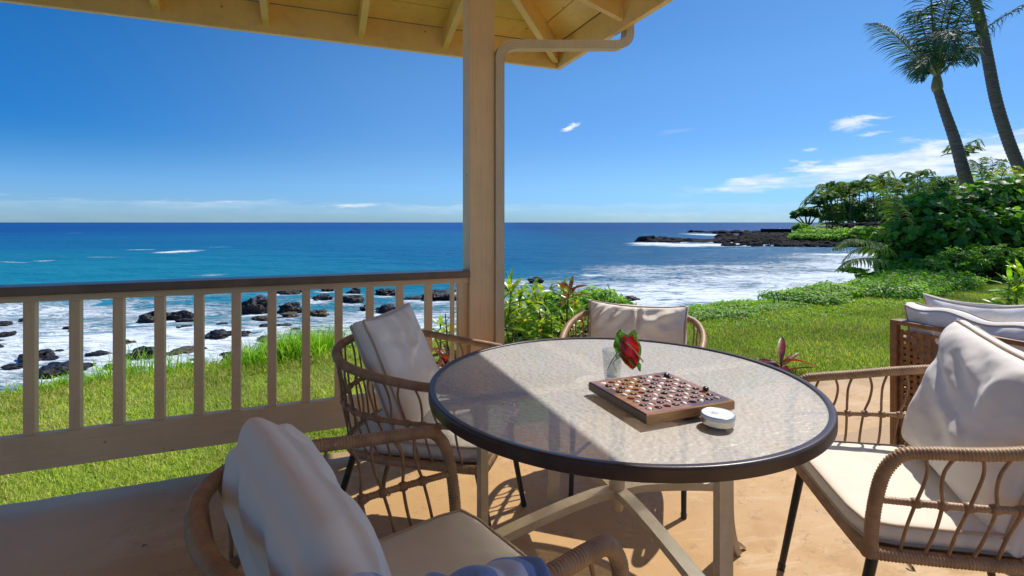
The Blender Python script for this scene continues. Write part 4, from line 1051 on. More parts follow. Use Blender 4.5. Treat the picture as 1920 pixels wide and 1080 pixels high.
mb = MB(); mb.lathe([(0, .0074), (.0250, .0092), (.0287, .054), (.0278, .0555), (0, .0552)], 48); mb.build('water', wm, tumb, True)
def leafm(name, dark, light, rough=.3, veins=True):
    m, T, b = new_mat(name); co = objco(T); c = T.mixc(T.mapr(T.noise(co, 30, 4, .6), .35, .65), dark, light)
    T.put(b.inputs['Base Color'], c); b.inputs['Roughness'].default_value = rough; b.inputs['Coat Weight'].default_value = .3
    tr = T.node('ShaderNodeBsdfTranslucent'); T.put(tr.inputs[0], T.mixc(1, c, (1.5, 1.5, .8), 'MULTIPLY')); mx = T.node('ShaderNodeMixShader'); mx.inputs[0].default_value = .3
    T.l.new(b.outputs[0], mx.inputs[1]); T.l.new(tr.outputs[0], mx.inputs[2]); T.l.new(mx.outputs[0], T.n['Material Output'].inputs[0]); return m
M['ang'] = leafm('anthurium_green', (.045, .14, .015), (.13, .28, .03)); M['anr'] = leafm('anthurium_red', (.33, .004, .006), (.50, .012, .012), .16); M['ans'] = varied('spadix_cream', (.62, .42, .18), (.75, .60, .35), .5, 60)
def heart(L_, W_, fold=.25, curl=.3, rimcol=False, N=16):
    """heart shaped blade along +y in the xy plane; returns MB with material 1 on the outer band"""
    mb = MB(); rows = []
    for j in range(N+1):
        t = j/N; y = L_*(t*1.0-.12*(1-t)*0)
        wd = W_/2*(math.sin(math.pi*min(1, t*.80+.20)**1.1)**.75 if t > 0 else .75)*(1.0) if t < 1 else 0.0
        if t < .12: wd = W_/2*(.72+t*2)
        row = []
        for i in range(-5, 6):
            s = i/5; lob = -.16*L_*(1-t)**6*abs(s)**.8*math.cos((abs(s)-.6)*1.5)
            x = wd*s; z = fold*abs(x)-curl*(t**2)*L_*.5+.006*math.sin(t*14+s*4)*abs(s); row.append(Vector((x, y+lob, z)))
        rows.append(row)
    for j in range(N):
        for i in range(10):
            a, b_, c, d = rows[j][i], rows[j][i+1], rows[j+1][i+1], rows[j+1][i]
            mb.cur = 1 if (rimcol and (i in (0, 9) or (j < 3 and i in (1, 8)) or (j < 1))) else 0; mb.add([a, b_, c, d], [(0, 1, 2, 3)])
    return mb
def orient(p, d, up): 
    d = Vector(d).normalized(); up = Vector(up); x = d.cross(up).normalized(); z = x.cross(d); m_ = Matrix((x, d, z)).transposed().to_4x4(); return Matrix.Translation(p) @ m_
flower = thing('anthurium_flower', 'red and green anthurium flower standing in the glass of water', 'flower', GP)
att = Vector((.030, -.002, .108))
mb = MB(); mb.tube(smooth_path([(-.018, .004, .022), (0, 0, .06), (.022, -.002, .095), att], 5), .0016, 6); mb.build('stem', M['ang'], flower, True)
mb = heart(.110, .072, .14, .12, True); o = mb.build('spathe', [M['anr'], M['ang']], flower, True); o.matrix_local = orient(att+Vector((.018, -.005, .035)), (.10, -.22, -.95), (-.12, -1, .2))
mb = MB(); mb.tube(smooth_path([att+Vector((.012, -.006, .012)), att+Vector((.035, -.022, -.008)), att+Vector((.062, -.035, -.045))], 5), [.0028+.0008*math.sin(i) for i in range(11)], 8); mb.build('spadix', M['ans'], flower, True)
leafy = thing('anthurium_leaves', 'two green anthurium leaves beside the red flower in the glass', 'leaves', GP)
mb = heart(.088, .042, .5, .1); o = mb.build('leaf', M['ang'], leafy, True); o.matrix_local = orient((.030, .002, .072), (-.02, .1, 1), (-.6, -1, .1))
mb = heart(.072, .034, .5, .3); o = mb.build('leaf', M['ang'], leafy, True); o.matrix_local = orient((.034, -.012, .082), (.75, -.35, -.55), (.2, -.7, .9))
mb = MB(); mb.tube(smooth_path([(.016, -.008, .018), (.004, 0, .05), (.024, 0, .078), (.032, 0, .09)], 5), .0014, 6); mb.build('stem', M['ang'], leafy, True)

# ------------------------------------------------------------------ wicker sofa and its cushions, rug
M['wicker'] = varied('honey_brown_wicker', (.19, .085, .032), (.30, .145, .058), .45, 18, .3, 250, (1, 1, 1), .5, (.38, .20, .09), .35, 50, .0015)
SU0, SV0 = 2.728, 1.70
sofa = thing('wicker_sofa', 'brown woven wicker sofa with its open weave back to the camera at the right', 'sofa', HW(SU0, SV0, 0), R(21.5))
Ls, Hs, Ds = 1.75, .70, .86
def weave(p0, ax, ay, W_, H_, pitch=.030, sw=.018):
    mb = MB(); p0, ax, ay = Vector(p0), Vector(ax), Vector(ay); nn = ax.cross(ay)
    nx, ny = int(W_/pitch), int(H_/pitch)
    for i in range(nx):                          # vertical strips weave in and out
        x = (i+.5)*W_/nx
        pts = [p0+ax*x+ay*(H_*j/(ny*2))+nn*(.0022*math.cos(math.pi*j/2+math.pi*i)) for j in range(ny*2+1)]
        for a, b_ in zip(pts, pts[1:]):
            h = ax*(sw/2); mb.add([a-h, a+h, b_+h, b_-h, a-h-nn*.002, a+h-nn*.002, b_+h-nn*.002, b_-h-nn*.002], [(0, 1, 2, 3), (7, 6, 5, 4), (0, 3, 7, 4), (1, 5, 6, 2)])
    for j in range(ny):
        y = (j+.5)*H_/ny
        pts = [p0+ay*y+ax*(W_*i/(nx*2))-nn*(.0022*math.cos(math.pi*i/2+math.pi*j))-nn*.0012 for i in range(nx*2+1)]
        for a, b_ in zip(pts, pts[1:]):
            h = ay*(sw/2); mb.add([a-h, b_-h, b_+h, a+h, a-h-nn*.002, b_-h-nn*.002, b_+h-nn*.002, a+h-nn*.002], [(0, 1, 2, 3), (7, 6, 5, 4), (0, 4, 5, 1), (3, 2, 6, 7)])
    return mb
# back panel: plane u = 0, running along -v
weave((0, -.03, .02), (0, -1, 0), (0, 0, 1), Ls-.06, Hs-.05).build('woven_back_panel', M['wicker'], sofa, kind='stuff')
weave((.04, -.02, .02), (1, 0, 0), (0, 0, 1), Ds-.08, Hs-.14).build('woven_end_panel', M['wicker'], sofa, kind='stuff')
weave((.04, -Ls+.02, .02), (1, 0, 0), (0, 0, 1), Ds-.08, Hs-.14).build('woven_end_panel', M['wicker'], sofa, kind='stuff')
for (x, y) in ((0, -.016), (0, -Ls+.016)):
    mb = MB(); mb.box((x, y, Hs/2), (.034, .034, Hs), bev=.006); mb.build('corner_post', M['wicker'], sofa)
for (x, y) in ((Ds-.02, -.016), (Ds-.02, -Ls+.016)):
    mb = MB(); mb.box((x, y, (Hs-.1)/2), (.034, .034, Hs-.1), bev=.006); mb.build('corner_post', M['wicker'], sofa)
mb = MB(); mb.box((.022, -Ls/2, Hs+.002), (.075, Ls+.004, .022), bev=.006); mb.build('top_rail', M['wicker'], sofa)
for y in (-.016, -Ls+.016):
    mb = MB(); mb.box((Ds/2+.03, y, Hs-.09), (Ds-.06, .06, .022), bev=.006); mb.build('arm_rest', M['wicker'], sofa)
mb = MB(); mb.box((.065, -Ls/2, Hs/2-.02), (.012, Ls-.08, Hs-.08)); mb.build('inner_back_board', M['koa_side'], sofa)
mb = MB(); mb.box((Ds/2+.05, -Ls/2, .17), (Ds-.14, Ls-.10, .22), bev=.01); mb.build('seat_base', M['wicker'], sofa)
MS = Matrix.Translation(HW(SU0, SV0, 0)) @ RZ_H
for k, (y0, lb) in enumerate(((-.06, 'long white seat cushion on the woven sofa'),)):
    res = cushion_mesh('sofa_seat_cushion', Ls-.14, Ds-.20, .06, .05, M['fabric2'], M['piping'], 41, pinch=.0, wrinkle=.003, N=36)
    put_cushion('sofa_seat_cushion', lb, 'cushion', MS @ Matrix.Translation((.16, -Ls/2, .34)) @ Matrix.Rotation(R(90), 4, 'Z') @ Matrix.Rotation(R(90), 4, 'X'), res)
for yc, sd, lb in ((-.43, 51, 'white sofa back cushion showing above the woven back, nearest the garden'), (-1.24, 52, 'white sofa back cushion at the near end of the woven sofa')):
    res = cushion_mesh('sofa_back_cushion', .78, .40, .075, .035, M['fabric2'], M['piping'], sd, folds=((-.9, .95, -.3, .7, .09, .02), (-.4, .9, .2, .75, .07, .02), (.1, .95, .5, .6, .08, .02), (.5, .98, .9, .7, .06, .02)), wrinkle=.011, pinch=.03, sag=.015, N=64,
                       lift=lambda a, b: (-.035*(a*.5+.5)+.012*math.sin(a*9))*(b*.5+.5))
    put_cushion('sofa_back_cushion', lb, 'cushion', MS @ Matrix.Translation((.135, yc, .40)) @ Matrix.Rotation(R(-90), 4, 'Z') @ Matrix.Rotation(R(9), 4, 'X'), res, 'back cushions of the woven sofa')
res = cushion_mesh('throw_pillow', .50, .44, .075, .012, M['fabric2'], M['piping'], 61, folds=((-.8, .9, -.2, .5, .08, .02), (-.3, .8, .3, .6, .08, -.016)), wrinkle=.009, pinch=.10, power=.6, sag=.02)
put_cushion('throw_pillow', 'white throw pillow standing behind the sofa cushion with one pointed corner', 'pillow', Matrix.Translation(HW(3.16, 1.49, .385)) @ Matrix.Rotation(R(21.5-86), 4, 'Z') @ Matrix.Rotation(R(6), 4, 'X') @ Matrix.Rotation(R(-3), 4, 'Y'), res)
def rugmat():
    m, T, b = new_mat('woven_beige_rug'); co = objco(T); w_ = T.node('ShaderNodeTexWave'); T.put(w_.inputs[0], co); w_.bands_direction = 'Y'; w_.inputs['Scale'].default_value = 22; w_.inputs['Distortion'].default_value = 1.0
    w2 = T.node('ShaderNodeTexWave'); T.put(w2.inputs[0], co); w2.bands_direction = 'X'; w2.inputs['Scale'].default_value = 30; w2.inputs['Distortion'].default_value = 1.0
    k = T.math('MULTIPLY', w_.outputs[1], w2.outputs[1]); T.put(b.inputs['Base Color'], T.mixc(k, (.40, .26, .14), (.66, .52, .36))); b.inputs['Roughness'].default_value = .95; T.put(b.inputs['Normal'], T.bump(k, .6, .004)); return m
M['rug'] = rugmat()
ru, rv = 1.75*CU+2.84*SU, -1.75*SU+2.84*CU
mb = MB(); mb.box((1.2, -1.2, .005), (2.4, 2.4, .009), bev=.003); o = mb.build('rug', M['rug']); o.matrix_world = Matrix.Translation(HW(ru-.02, rv-.0, 0)) @ RZ_H
tag(o, 'beige woven outdoor rug under the sofa at the right', 'rug')

# ------------------------------------------------------------------ vegetation helpers
def grassmat(name, a, b_, dry, dryamt=.5, sc=1.6, trans=.35):
    m, T, b = new_mat(name); geo = T.node('ShaderNodeNewGeometry'); r = geo.outputs['Random Per Island']; co = objco(T)
    c = T.mixc(r, a, b_); n = T.noise(co, sc, 5, .68)
    r2 = T.math('FRACT', T.math('MULTIPLY', r, 17.3))
    k = T.mapr(T.math('ADD', n, T.math('MULTIPLY', T.math('SUBTRACT', r2, .5), .35)), .62-dryamt*.2, .72-dryamt*.1)
    c = T.mixc(T.math('MULTIPLY', k, .8), c, dry)
    g = T.noise(co, .8, 4, .6); c = T.mixc(T.mapr(g, .45, .62, 0, .5), c, tuple(x*.62 for x in a))
    T.put(b.inputs['Base Color'], c); b.inputs['Roughness'].default_value = .5; b.inputs['Specular IOR Level'].default_value = .3
    tr = T.node('ShaderNodeBsdfTranslucent'); T.put(tr.inputs[0], T.mixc(1, c, (1.5, 1.6, .8), 'MULTIPLY')); mx = T.node('ShaderNodeMixShader'); mx.inputs[0].default_value = trans
    T.l.new(b.outputs[0], mx.inputs[1]); T.l.new(tr.outputs[0], mx.inputs[2]); T.l.new(mx.outputs[0], T.n['Material Output'].inputs[0]); return m
M['grass'] = grassmat('lawn_grass', (.26, .39, .04), (.56, .63, .14), (.72, .62, .28), .75, trans=.45)
M['grassr'] = grassmat('lawn_grass_green', (.17, .28, .020), (.37, .46, .06), (.56, .48, .17), .65, trans=.42)
M['tall'] = leafmat('tall_grass_green', (.15, .34, .015), (.40, .62, .06), .5, .5, third=(.40, .36, .14), thirdamt=.12)

def blades(xy, lmin, lmax, wmin, wmax, lean, rng, segs=1):
    n = len(xy); z = ground_z(xy[:, 0], xy[:, 1]) - .004
    L_ = rng.uniform(lmin, lmax, n); W_ = rng.uniform(wmin, wmax, n); a = rng.uniform(0, 2*np.pi, n); ln = rng.uniform(.2, lean, n); tw = a+np.pi/2+rng.uniform(-.6, .6, n)
    dx, dy = np.cos(a), np.sin(a); sx_, sy_ = np.cos(tw), np.sin(tw)
    base = np.stack([xy[:, 0], xy[:, 1], z], -1); side = np.stack([sx_, sy_, np.zeros(n)], -1)*W_[:, None]/2
    if segs == 1:
        tip = base+np.stack([dx*np.sin(ln)*L_, dy*np.sin(ln)*L_, np.cos(ln)*L_], -1)
        v = np.stack([base-side, base+side, tip], 1).reshape(-1, 3); f = np.arange(n*3).reshape(n, 3); return v, f
    rows = []
    for k in range(segs+1):
        t = k/segs; ang = ln*t*1.3
        p = base+np.stack([dx*np.sin(ang)*L_*t, dy*np.sin(ang)*L_*t, np.cos(ang*.8)*L_*t], -1)
        w_ = (1-t)**.8 if k else .7
        rows.append(p-side*w_); rows.append(p+side*w_)
    v = np.stack(rows, 1).reshape(-1, 3); q = 2*(segs+1); b0 = (np.arange(n)*q)[:, None]; F = []
    for k in range(segs): F.append(b0+np.array([2*k, 2*k+1, 2*k+3])); F.append(b0+np.array([2*k, 2*k+3, 2*k+2]))
    return v, np.concatenate(F)
def sample_region(n, x0, x1, y0, y1, cond, rng, dens=None):
    out = []; tot = 0
    while tot < n:
        p = np.stack([rng.uniform(x0, x1, n), rng.uniform(y0, y1, n)], -1); k = cond(p[:, 0], p[:, 1])
        if dens is not None: k &= rng.uniform(0, 1, n) < dens(p[:, 0], p[:, 1])
        out.append(p[k]); tot += k.sum()
    return np.concatenate(out)[:n]
rg = np.random.default_rng(5)
left_c = lambda x, y: (~in_patio(x, y, -.01)) & (y < y_edge(x)+.15) & (x > -1.15*y-1.5)
p = sample_region(210000, -7, 1.0, 1.6, 6.6, left_c, rg, lambda x, y: np.clip(3.2/np.hypot(x, y), 0, 1))
v1, f1 = blades(p, .02, .05, .005, .011, 1.5, rg)
p = sample_region(25000, -7, 1.0, 1.6, 6.6, lambda x, y: left_c(x, y) & ((y > y_edge(x)-.45) | (fbm(x, y, 1.7, 8) > .25)), rg)
v2, f2 = blades(p, .05, .10, .006, .012, 1.2, rg, 2)
me = np_mesh('lawn_grass', np.concatenate([v1, v2]), np.concatenate([f1, f2+len(v1)]), M['grass'])
link('lawn_grass', me, label='sunny yellow green lawn grass between the porch railing and the rocks', category='grass', kind='stuff')
right_c = lambda x, y: (~in_patio(x, y, -.01)) & (y < y_edge(x)+.1) & (x < 1.12*y+1.2)
p = sample_region(250000, 1.0, 12.5, 2.2, 13.5, right_c, rg, lambda x, y: np.clip(3.2/np.hypot(x, y), 0, 1))
v1, f1 = blades(p, .03, .06, .007, .014, 1.45, rg)
me = np_mesh('lawn_grass', v1, f1, M['grassr'])
link('lawn_grass', me, label='green lawn grass stretching from the patio to the hedge on the right', category='grass', kind='stuff')
# clumps of tall grass on the lawn edge
for i, (px, py, n, hgt, wid, lb) in enumerate(((545, 672, 1500, .34, .34, 'tall bright green grass clump behind the fourth to sixth balusters from the post'), (610, 655, 1500, .40, .30, 'tall bright green grass clump just left of the cushion of the railing chair'),
                                  (478, 684, 600, .26, .30, 'shorter bright grass clump left of the tall ones on the lawn edge'), (250, 706, 160, .38, .3, 'thin straw coloured grass tuft in the middle of the railing view'),
                                  (330, 694, 260, .18, .3, 'low bright grass tuft on the lawn edge in the middle of the railing view'), (90, 728, 500, .16, .5, 'low grass tuft on the lawn edge at the far left'), (190, 712, 110, .28, .25, 'sparse grass tuft with arching blades left of the middle of the railing view'),
                                  (700, 640, 1400, .42, .5, 'tall grass clump behind the railing chair cushion'), (770, 625, 1000, .38, .5, 'tall grass clump beside the porch post seen through the railing'))):
    c = on(px, py, -.11); q = np.stack([c.x+rg.normal(0, wid*.45, n), c.y+.10+rg.normal(0, .13, n)], -1)
    v, f = blades(q, hgt*.45, hgt*1.05, .006, .012, .95, rg, 4)
    o = link('tall_grass', np_mesh('tall_grass', v, f, M['tall']), kind='stuff'); tag(o, lb, 'grass')

# leaf clouds -------------------------------------------------------
def leafcloud(clumps, n, size, rng, shape='lance', up=.5, jit=.6, shell=(.7, 1.05), aspect=.5):
    cl = np.array(clumps, float); vol = (cl[:, 3]*cl[:, 4]*cl[:, 5])**(2/3); idx = rng.choice(len(cl), n, p=vol/vol.sum())
    d = rng.normal(size=(n, 3)); d[:, 2] = np.where(d[:, 2] < -.35, -d[:, 2]*.6, d[:, 2]); d /= np.linalg.norm(d, axis=1)[:, None]
    r = rng.uniform(shell[0], shell[1], n)[:, None]**1.0; bump = 1+.22*np.sin(d[:, 0:1]*7+idx[:, None]*3)*np.cos(d[:, 1:2]*6+d[:, 2:3]*5+idx[:, None])
    c = cl[idx, :3]+d*cl[idx, 3:6]*r*bump
    nrm = d*.7+np.array([0, 0, up])+rng.normal(size=(n, 3))*jit*.6; nrm /= np.linalg.norm(nrm, axis=1)[:, None]
    t = rng.normal(size=(n, 3))+d*.8; t -= nrm*(t*nrm).sum(1)[:, None]; t /= np.linalg.norm(t, axis=1)[:, None]; s = np.cross(nrm, t)
    L_ = size*rng.uniform(.6, 1.25, n)[:, None]; W_ = L_*aspect
    if shape == 'lance':
        v = np.stack([c-t*L_*.5, c+s*W_*.5+nrm*L_*.10-t*L_*.02, c+t*L_*.5-nrm*L_*.05, c-s*W_*.5+nrm*L_*.10-t*L_*.02], 1).reshape(-1, 3)
        b = (np.arange(n)*4)[:, None]; f = np.concatenate([b+np.array([0, 1, 2]), b+np.array([0, 2, 3])])
    else:
        R_ = L_*.5; ring = [c+(t*math.cos(a)+s*math.sin(a)*.95)*R_+nrm*R_*(.22*abs(math.sin(a))) for a in np.linspace(0, 2*math.pi, 7)[:-1]]
        v = np.stack(ring, 1).reshape(-1, 3); b = (np.arange(n)*6)[:, None]
        f = np.concatenate([b+np.array(q) for q in ([0, 1, 2], [0, 2, 3], [0, 3, 4], [0, 4, 5])])
    return v, f
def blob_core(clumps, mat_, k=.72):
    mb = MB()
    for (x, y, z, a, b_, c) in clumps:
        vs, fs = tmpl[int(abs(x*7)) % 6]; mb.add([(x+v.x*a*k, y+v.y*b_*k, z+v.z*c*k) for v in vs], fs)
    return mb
M['core'] = varied('dark_leaf_interior', (.006, .012, .003), (.014, .026, .006), .9, 6)  # near-black lumps within the leaves, standing in for their inner shade
M['bark'] = varied('grey_brown_bark', (.07, .05, .035), (.14, .11, .08), .85, 14, .6, 50, (1, 1, 4))
M['seagrape'] = leafmat('seagrape_leaf', (.040, .14, .010), (.17, .36, .028), .42, .5, spec=.4, third=(.20, .10, .02), thirdamt=.03)
M['lime'] = leafmat('lime_green_leaf', (.07, .18, .012), (.24, .42, .035), .4, .5)
M['naupaka'] = leafmat('naupaka_leaf', (.10, .25, .014), (.30, .50, .04), .5, .48, third=(.28, .26, .05), thirdamt=.04)
M['vine'] = leafmat('ground_vine_leaf', (.10, .24, .014), (.28, .46, .035), .5, .46, third=(.22, .16, .05), thirdamt=.05)
M['darkleaf'] = leafmat('dark_far_foliage', (.055, .14, .018), (.18, .33, .04), .5, .25)
M['farpalm'] = leafmat('palm_leaflet', (.055, .12, .014), (.20, .31, .035), .6, .3, third=(.22, .17, .04), thirdamt=.06, spec=.12)
M['palm'] = leafmat('near_palm_leaflet', (.015, .045, .008), (.055, .105, .012), .45, .28, third=(.24, .19, .04), thirdamt=.07)
M['yellowpalm'] = leafmat('yellow_green_leaflet', (.10, .17, .015), (.28, .33, .05), .45, .48, third=(.34, .27, .08), thirdamt=.12)
M['dryfrond'] = leafmat('dry_frond', (.20, .12, .05), (.38, .28, .14), .6, .2)
M['greyfol'] = leafmat('grey_ironwood_foliage', (.05, .065, .035), (.12, .14, .08), .7, .15)

# ground cover and hedges on the lawn edge
def cover(name, pts, n, size, mat, label, category, shape='lance', kind='stuff', hz=.14, rxy=.45):
    cl = []
    for (x, y, hgt) in pts: 
        z = float(ground_z(x, min(y, y_edge(x)-.05))); cl.append((x, y, z+hgt*.25, rxy, rxy*.8, hgt))
    v, f = leafcloud(cl, n, size, rg, shape, up=.9)
    o = link(name, np_mesh(name, v, f, mat), kind=kind); tag(o, label, category); return cl
line = lambda x: float(y_edge(x))
cover('beach_vine', [(x, line(x)-.02+rg.uniform(-.12, .22), rg.uniform(.05, .11)) for x in np.arange(1.9, 4.3, .16)], 12000, .045, M['vine'], 'low green beach vine along the lawn edge right of the far chair', 'vine')
cover('beach_vine', [(x, line(x)+.05+rg.uniform(-.15, .25), rg.uniform(.09, .18)) for x in np.arange(4.4, 6.6, .14)], 14000, .065, M['vine'], 'low bushy vine on the lawn edge where the bay meets the hedge', 'vine')
cover('ground_cover', [(x, line(x)-.30+rg.uniform(-.4, .4), rg.uniform(.14, .26)) for x in np.arange(6.4, 11.2, .11)], 32000, .075, M['naupaka'], 'bright green leafy ground cover in front of the tall bushes at the right', 'ground cover', rxy=.55)
cover('beach_vine', [(x+rg.uniform(-.2, .2), line(x)-.8+rg.uniform(-.25, .25), .03) for x in np.arange(2.2, 6.5, .3)], 1600, .05, M['vine'], 'thin vine runners creeping over the lawn near the edge', 'vine')

def bush(name, label, cat, clumps, n, size, mat, shape='lance', aspect=.5, leafobj=0, stems=5, group=None, core=True):
    cx = sum(c[0] for c in clumps)/len(clumps); cy = sum(c[1] for c in clumps)/len(clumps); gz = float(ground_z(cx, cy)) if cy < 40 else clumps[0][2]-clumps[0][5]
    t = thing(name, label, cat, (cx, cy, gz), 0, group); loc = [(a-cx, b_-cy, c-gz, d, e, f) for (a, b_, c, d, e, f) in clumps]
    v, f = leafcloud(loc, n, size, rg, shape, aspect=aspect)
    k = len(v)//n
    if leafobj:                                   # the leaves that show largest: nearest to the eye
        cen = v.reshape(n, k, 3).mean(1)+np.array([cx, cy, gz]); dd = np.linalg.norm(cen-np.array([0, 0, H]), axis=1)-cen[:, 2]*.8
        order = np.argsort(dd)[:leafobj]; sel = np.zeros(n, bool); sel[order] = True
        fsel = f[:, 0]//k
        tri = [[0, 1, 2], [0, 2, 3]] if shape == 'lance' else [[0, 1, 2], [0, 2, 3], [0, 3, 4], [0, 4, 5]]
        for i in order:
            P = v[i*k:(i+1)*k]; c = P.mean(0); me = bpy.data.meshes.new('leaf'); me.from_pydata([tuple(q) for q in P-c], [], tri); me.materials.append(mat)
            link('leaf', me, t, Matrix.Translation(Vector(c)))
        f = f[~sel[fsel]]
    link('foliage', np_mesh('foliage', v, f, mat), t, kind='stuff')
    if core: blob_core(loc, None).build('shade_core', M['core'], t, kind='stuff')
    for s_ in range(stems):
        c = loc[s_ % len(loc)]; mb = MB(); a = Vector((c[0]*.3, c[1]*.3, -.2)); b_ = Vector((c[0], c[1], c[2])); mb.tube(smooth_path([a, a.lerp(b_, .5)+Vector((rg.uniform(-.1, .1), 0, .1)), b_], 4), [.035*max(.4, c[3])*(1-.06*i) for i in range(9)], 6); mb.build('stem', M['bark'], t)
    return t
def cl_at(px, py, Y, rx, ry, rz): p = at(px, py, Y); return (p.x, p.y, p.z, rx, ry, rz)
bush('seagrape_bush', 'big dark glossy seagrape bush below the coconut palms at the right', 'bush',
     [cl_at(1735, 400, 12.2, .75, .7, .42), cl_at(1790, 390, 12.6, .85, .8, .45), cl_at(1850, 385, 12.6, .9, .8, .5), cl_at(1905, 372, 12.6, .9, .8, .5), cl_at(1960, 372, 12.6, 1.0, .8, .5), cl_at(1720, 450, 11.9, .7, .7, .5), cl_at(1780, 445, 11.7, .9, .7, .6), cl_at(1850, 440, 11.7, .9, .7, .6), cl_at(1910, 440, 11.7, .9, .7, .6), cl_at(1980, 430, 11.9, 1.0, .8, .8),
      cl_at(1700, 490, 11.8, .55, .6, .4), cl_at(1760, 490, 11.8, .8, .6, .5)], 8200, .165, M['seagrape'], 'round', leafobj=300, stems=6)
bush('leafy_shrub', 'lime green drooping shrub between the seagrape bush and the ground cover', 'shrub',
     [cl_at(1745, 508, 10.6, .42, .45, .26), cl_at(1800, 498, 10.6, .5, .5, .32), cl_at(1860, 492, 10.6, .55, .5, .34), cl_at(1910, 500, 10.4, .5, .5, .32), cl_at(1720, 525, 10.4, .3, .4, .2)], 6500, .13, M['lime'], 'lance', .35, leafobj=150, stems=4)
bush('low_bush', 'small green bush at the foot of the young palm on the bay side', 'bush', [cl_at(1590, 548, 9.6, .4, .35, .16), cl_at(1640, 540, 9.8, .5, .4, .2), cl_at(1690, 532, 10.2, .5, .4, .24), cl_at(1545, 560, 9.0, .35, .3, .12)], 4200, .10, M['naupaka'], 'lance', .5, stems=3)
bush('hau_branch_bush', 'bush with yellow green leaves reaching out over the bay from the left of the seagrape', 'bush', [cl_at(1640, 520, 11.3, .35, .3, .10), cl_at(1600, 508, 11.3, .25, .25, .07), cl_at(1680, 505, 11.4, .4, .4, .2), cl_at(1660, 445, 12.6, .5, .4, .2), cl_at(1620, 436, 13.0, .4, .4, .14)], 2600, .12, M['naupaka'], 'lance', .5, stems=3)
bush('naupaka_bush', 'rounded bright green naupaka bush behind the croton shrubs', 'bush',
     [cl_at(1085, 572, 5.9, .24, .25, .15), cl_at(1120, 566, 6.1, .28, .28, .16), cl_at(1155, 578, 6.2, .24, .28, .13), cl_at(1040, 580, 5.7, .3, .3, .2), cl_at(1060, 605, 5.6, .35, .3, .2), cl_at(1130, 602, 5.9, .4, .3, .2), cl_at(990, 610, 5.4, .35, .3, .22), cl_at(1180, 600, 6.3, .3, .3, .12)], 7500, .072, M['naupaka'], 'lance', .42, leafobj=200, stems=6)
# croton shrubs with big lance leaves, each leaf a part ----------------------------------
def lance_leaf(L_, W_, fold=.35, droop=.3, N=6):
    mb = MB(); rows = []
    for j in range(N+1):
        t = j/N; w_ = W_/2*math.sin(math.pi*(t*.88+.08))**.8 if j < N else .0008; y = L_*t; z = -droop*L_*t*t
        rows.append((Vector((-w_, y, z+fold*w_)), Vector((0, y, z)), Vector((w_, y, z+fold*w_))))
    for a, b_ in zip(rows, rows[1:]): mb.add([a[0], a[1], a[2], b_[0], b_[1], b_[2]], [(0, 1, 4, 3), (1, 2, 5, 4)])
    return mb
def cmat(name, a, b_, c3, amt): return leafmat(name, a, b_, .3, .38, third=c3, thirdamt=amt, rand=.3)
M['croton'] = cmat('croton_green', (.10, .22, .012), (.36, .48, .035), (.50, .42, .05), .18)
M['crotonred'] = cmat('croton_red', (.16, .035, .012), (.34, .10, .02), (.30, .24, .03), .3)
M['tired'] = cmat('ti_red', (.13, .012, .014), (.30, .03, .02), (.05, .03, .02), .25)
LV = {k: [lance_leaf(1, w_, .3, d).mesh('leaf', M[k], True) for w_, d in ((.22, .25), (.26, .45), (.20, .1))] for k in ('croton', 'crotonred', 'tired', 'lime')}
def croton(label, base, heads, lsize, kinds, seed, cat='shrub', name='croton_shrub', group=None, nl=(13, 19)):
    r = random.Random(seed); base = Vector(base); t = thing(name, label, cat, base, 0, group)
    for hi, (dx, dy, dz) in enumerate(heads):
        tip = Vector((dx, dy, dz)); mb = MB(); root = Vector((dx*.15, dy*.15, -.05)); path = smooth_path([root, root.lerp(tip, .45)+Vector((r.uniform(-.05, .05), r.uniform(-.04, .04), .03)), tip], 5)
        mb.tube(path, [.009*(1-.05*i) for i in range(len(path))], 6); mb.build('stem', M['bark'], t, True)
        kind = kinds[hi % len(kinds)]
        for i in range(r.randint(*nl)):
            a = i*2.4+r.uniform(-.3, .3); k = i/16; el = R(r.uniform(-25, 20)+65*k); hgt = -lsize*.9*(1-k)
            d = Vector((math.cos(a)*math.cos(el), math.sin(a)*math.cos(el), math.sin(el))); p0 = path[-1]+Vector((0, 0, hgt))
            sc = lsize*r.uniform(.75, 1.2); m_ = orient(p0, d, (0, 0, 1)) @ Matrix.Rotation(r.uniform(-.5, .5), 4, 'Y') @ Matrix.Scale(sc, 4)
            link('leaf', r.choice(LV[kind]), t, m_)
def heads(px_list, Y, base):
    out = []
    for (px, py, dY) in px_list: p = at(px, py, Y+dY); out.append((p.x-base[0], p.y-base[1], p.z-base[2]))
    return out
GC = 'croton shrubs behind the porch post'
b1 = (.03, 4.15, -.1); croton('yellow green croton shrub standing right against the porch post', b1, heads([(958, 545, 0), (975, 570, .2), (952, 590, -.1), (985, 610, 0), (960, 640, .1), (1000, 640, .15), (940, 560, .3)], 4.15, b1), .17, ['croton'], 1, group=GC)
b2 = (.28, 4.3, -.1); croton('broad yellow green croton shrub in the middle of the bed', b2, heads([(1000, 540, 0), (1020, 560, .2), (1035, 585, 0), (1010, 600, -.1), (1050, 615, .1), (1025, 635, .1), (990, 570, .25)], 4.3, b2), .18, ['croton', 'croton', 'croton'], 2, group=GC)
b3 = (.50, 4.5, -.1); croton('tallest croton shrub with a red and yellow leaf tip against the sea', b3, heads([(1067, 540, 0), (1055, 530, .15), (1078, 590, .1), (1090, 615, .2), (1062, 620, 0)], 4.5, b3), .155, ['crotonred', 'croton', 'croton'], 3, group=GC)
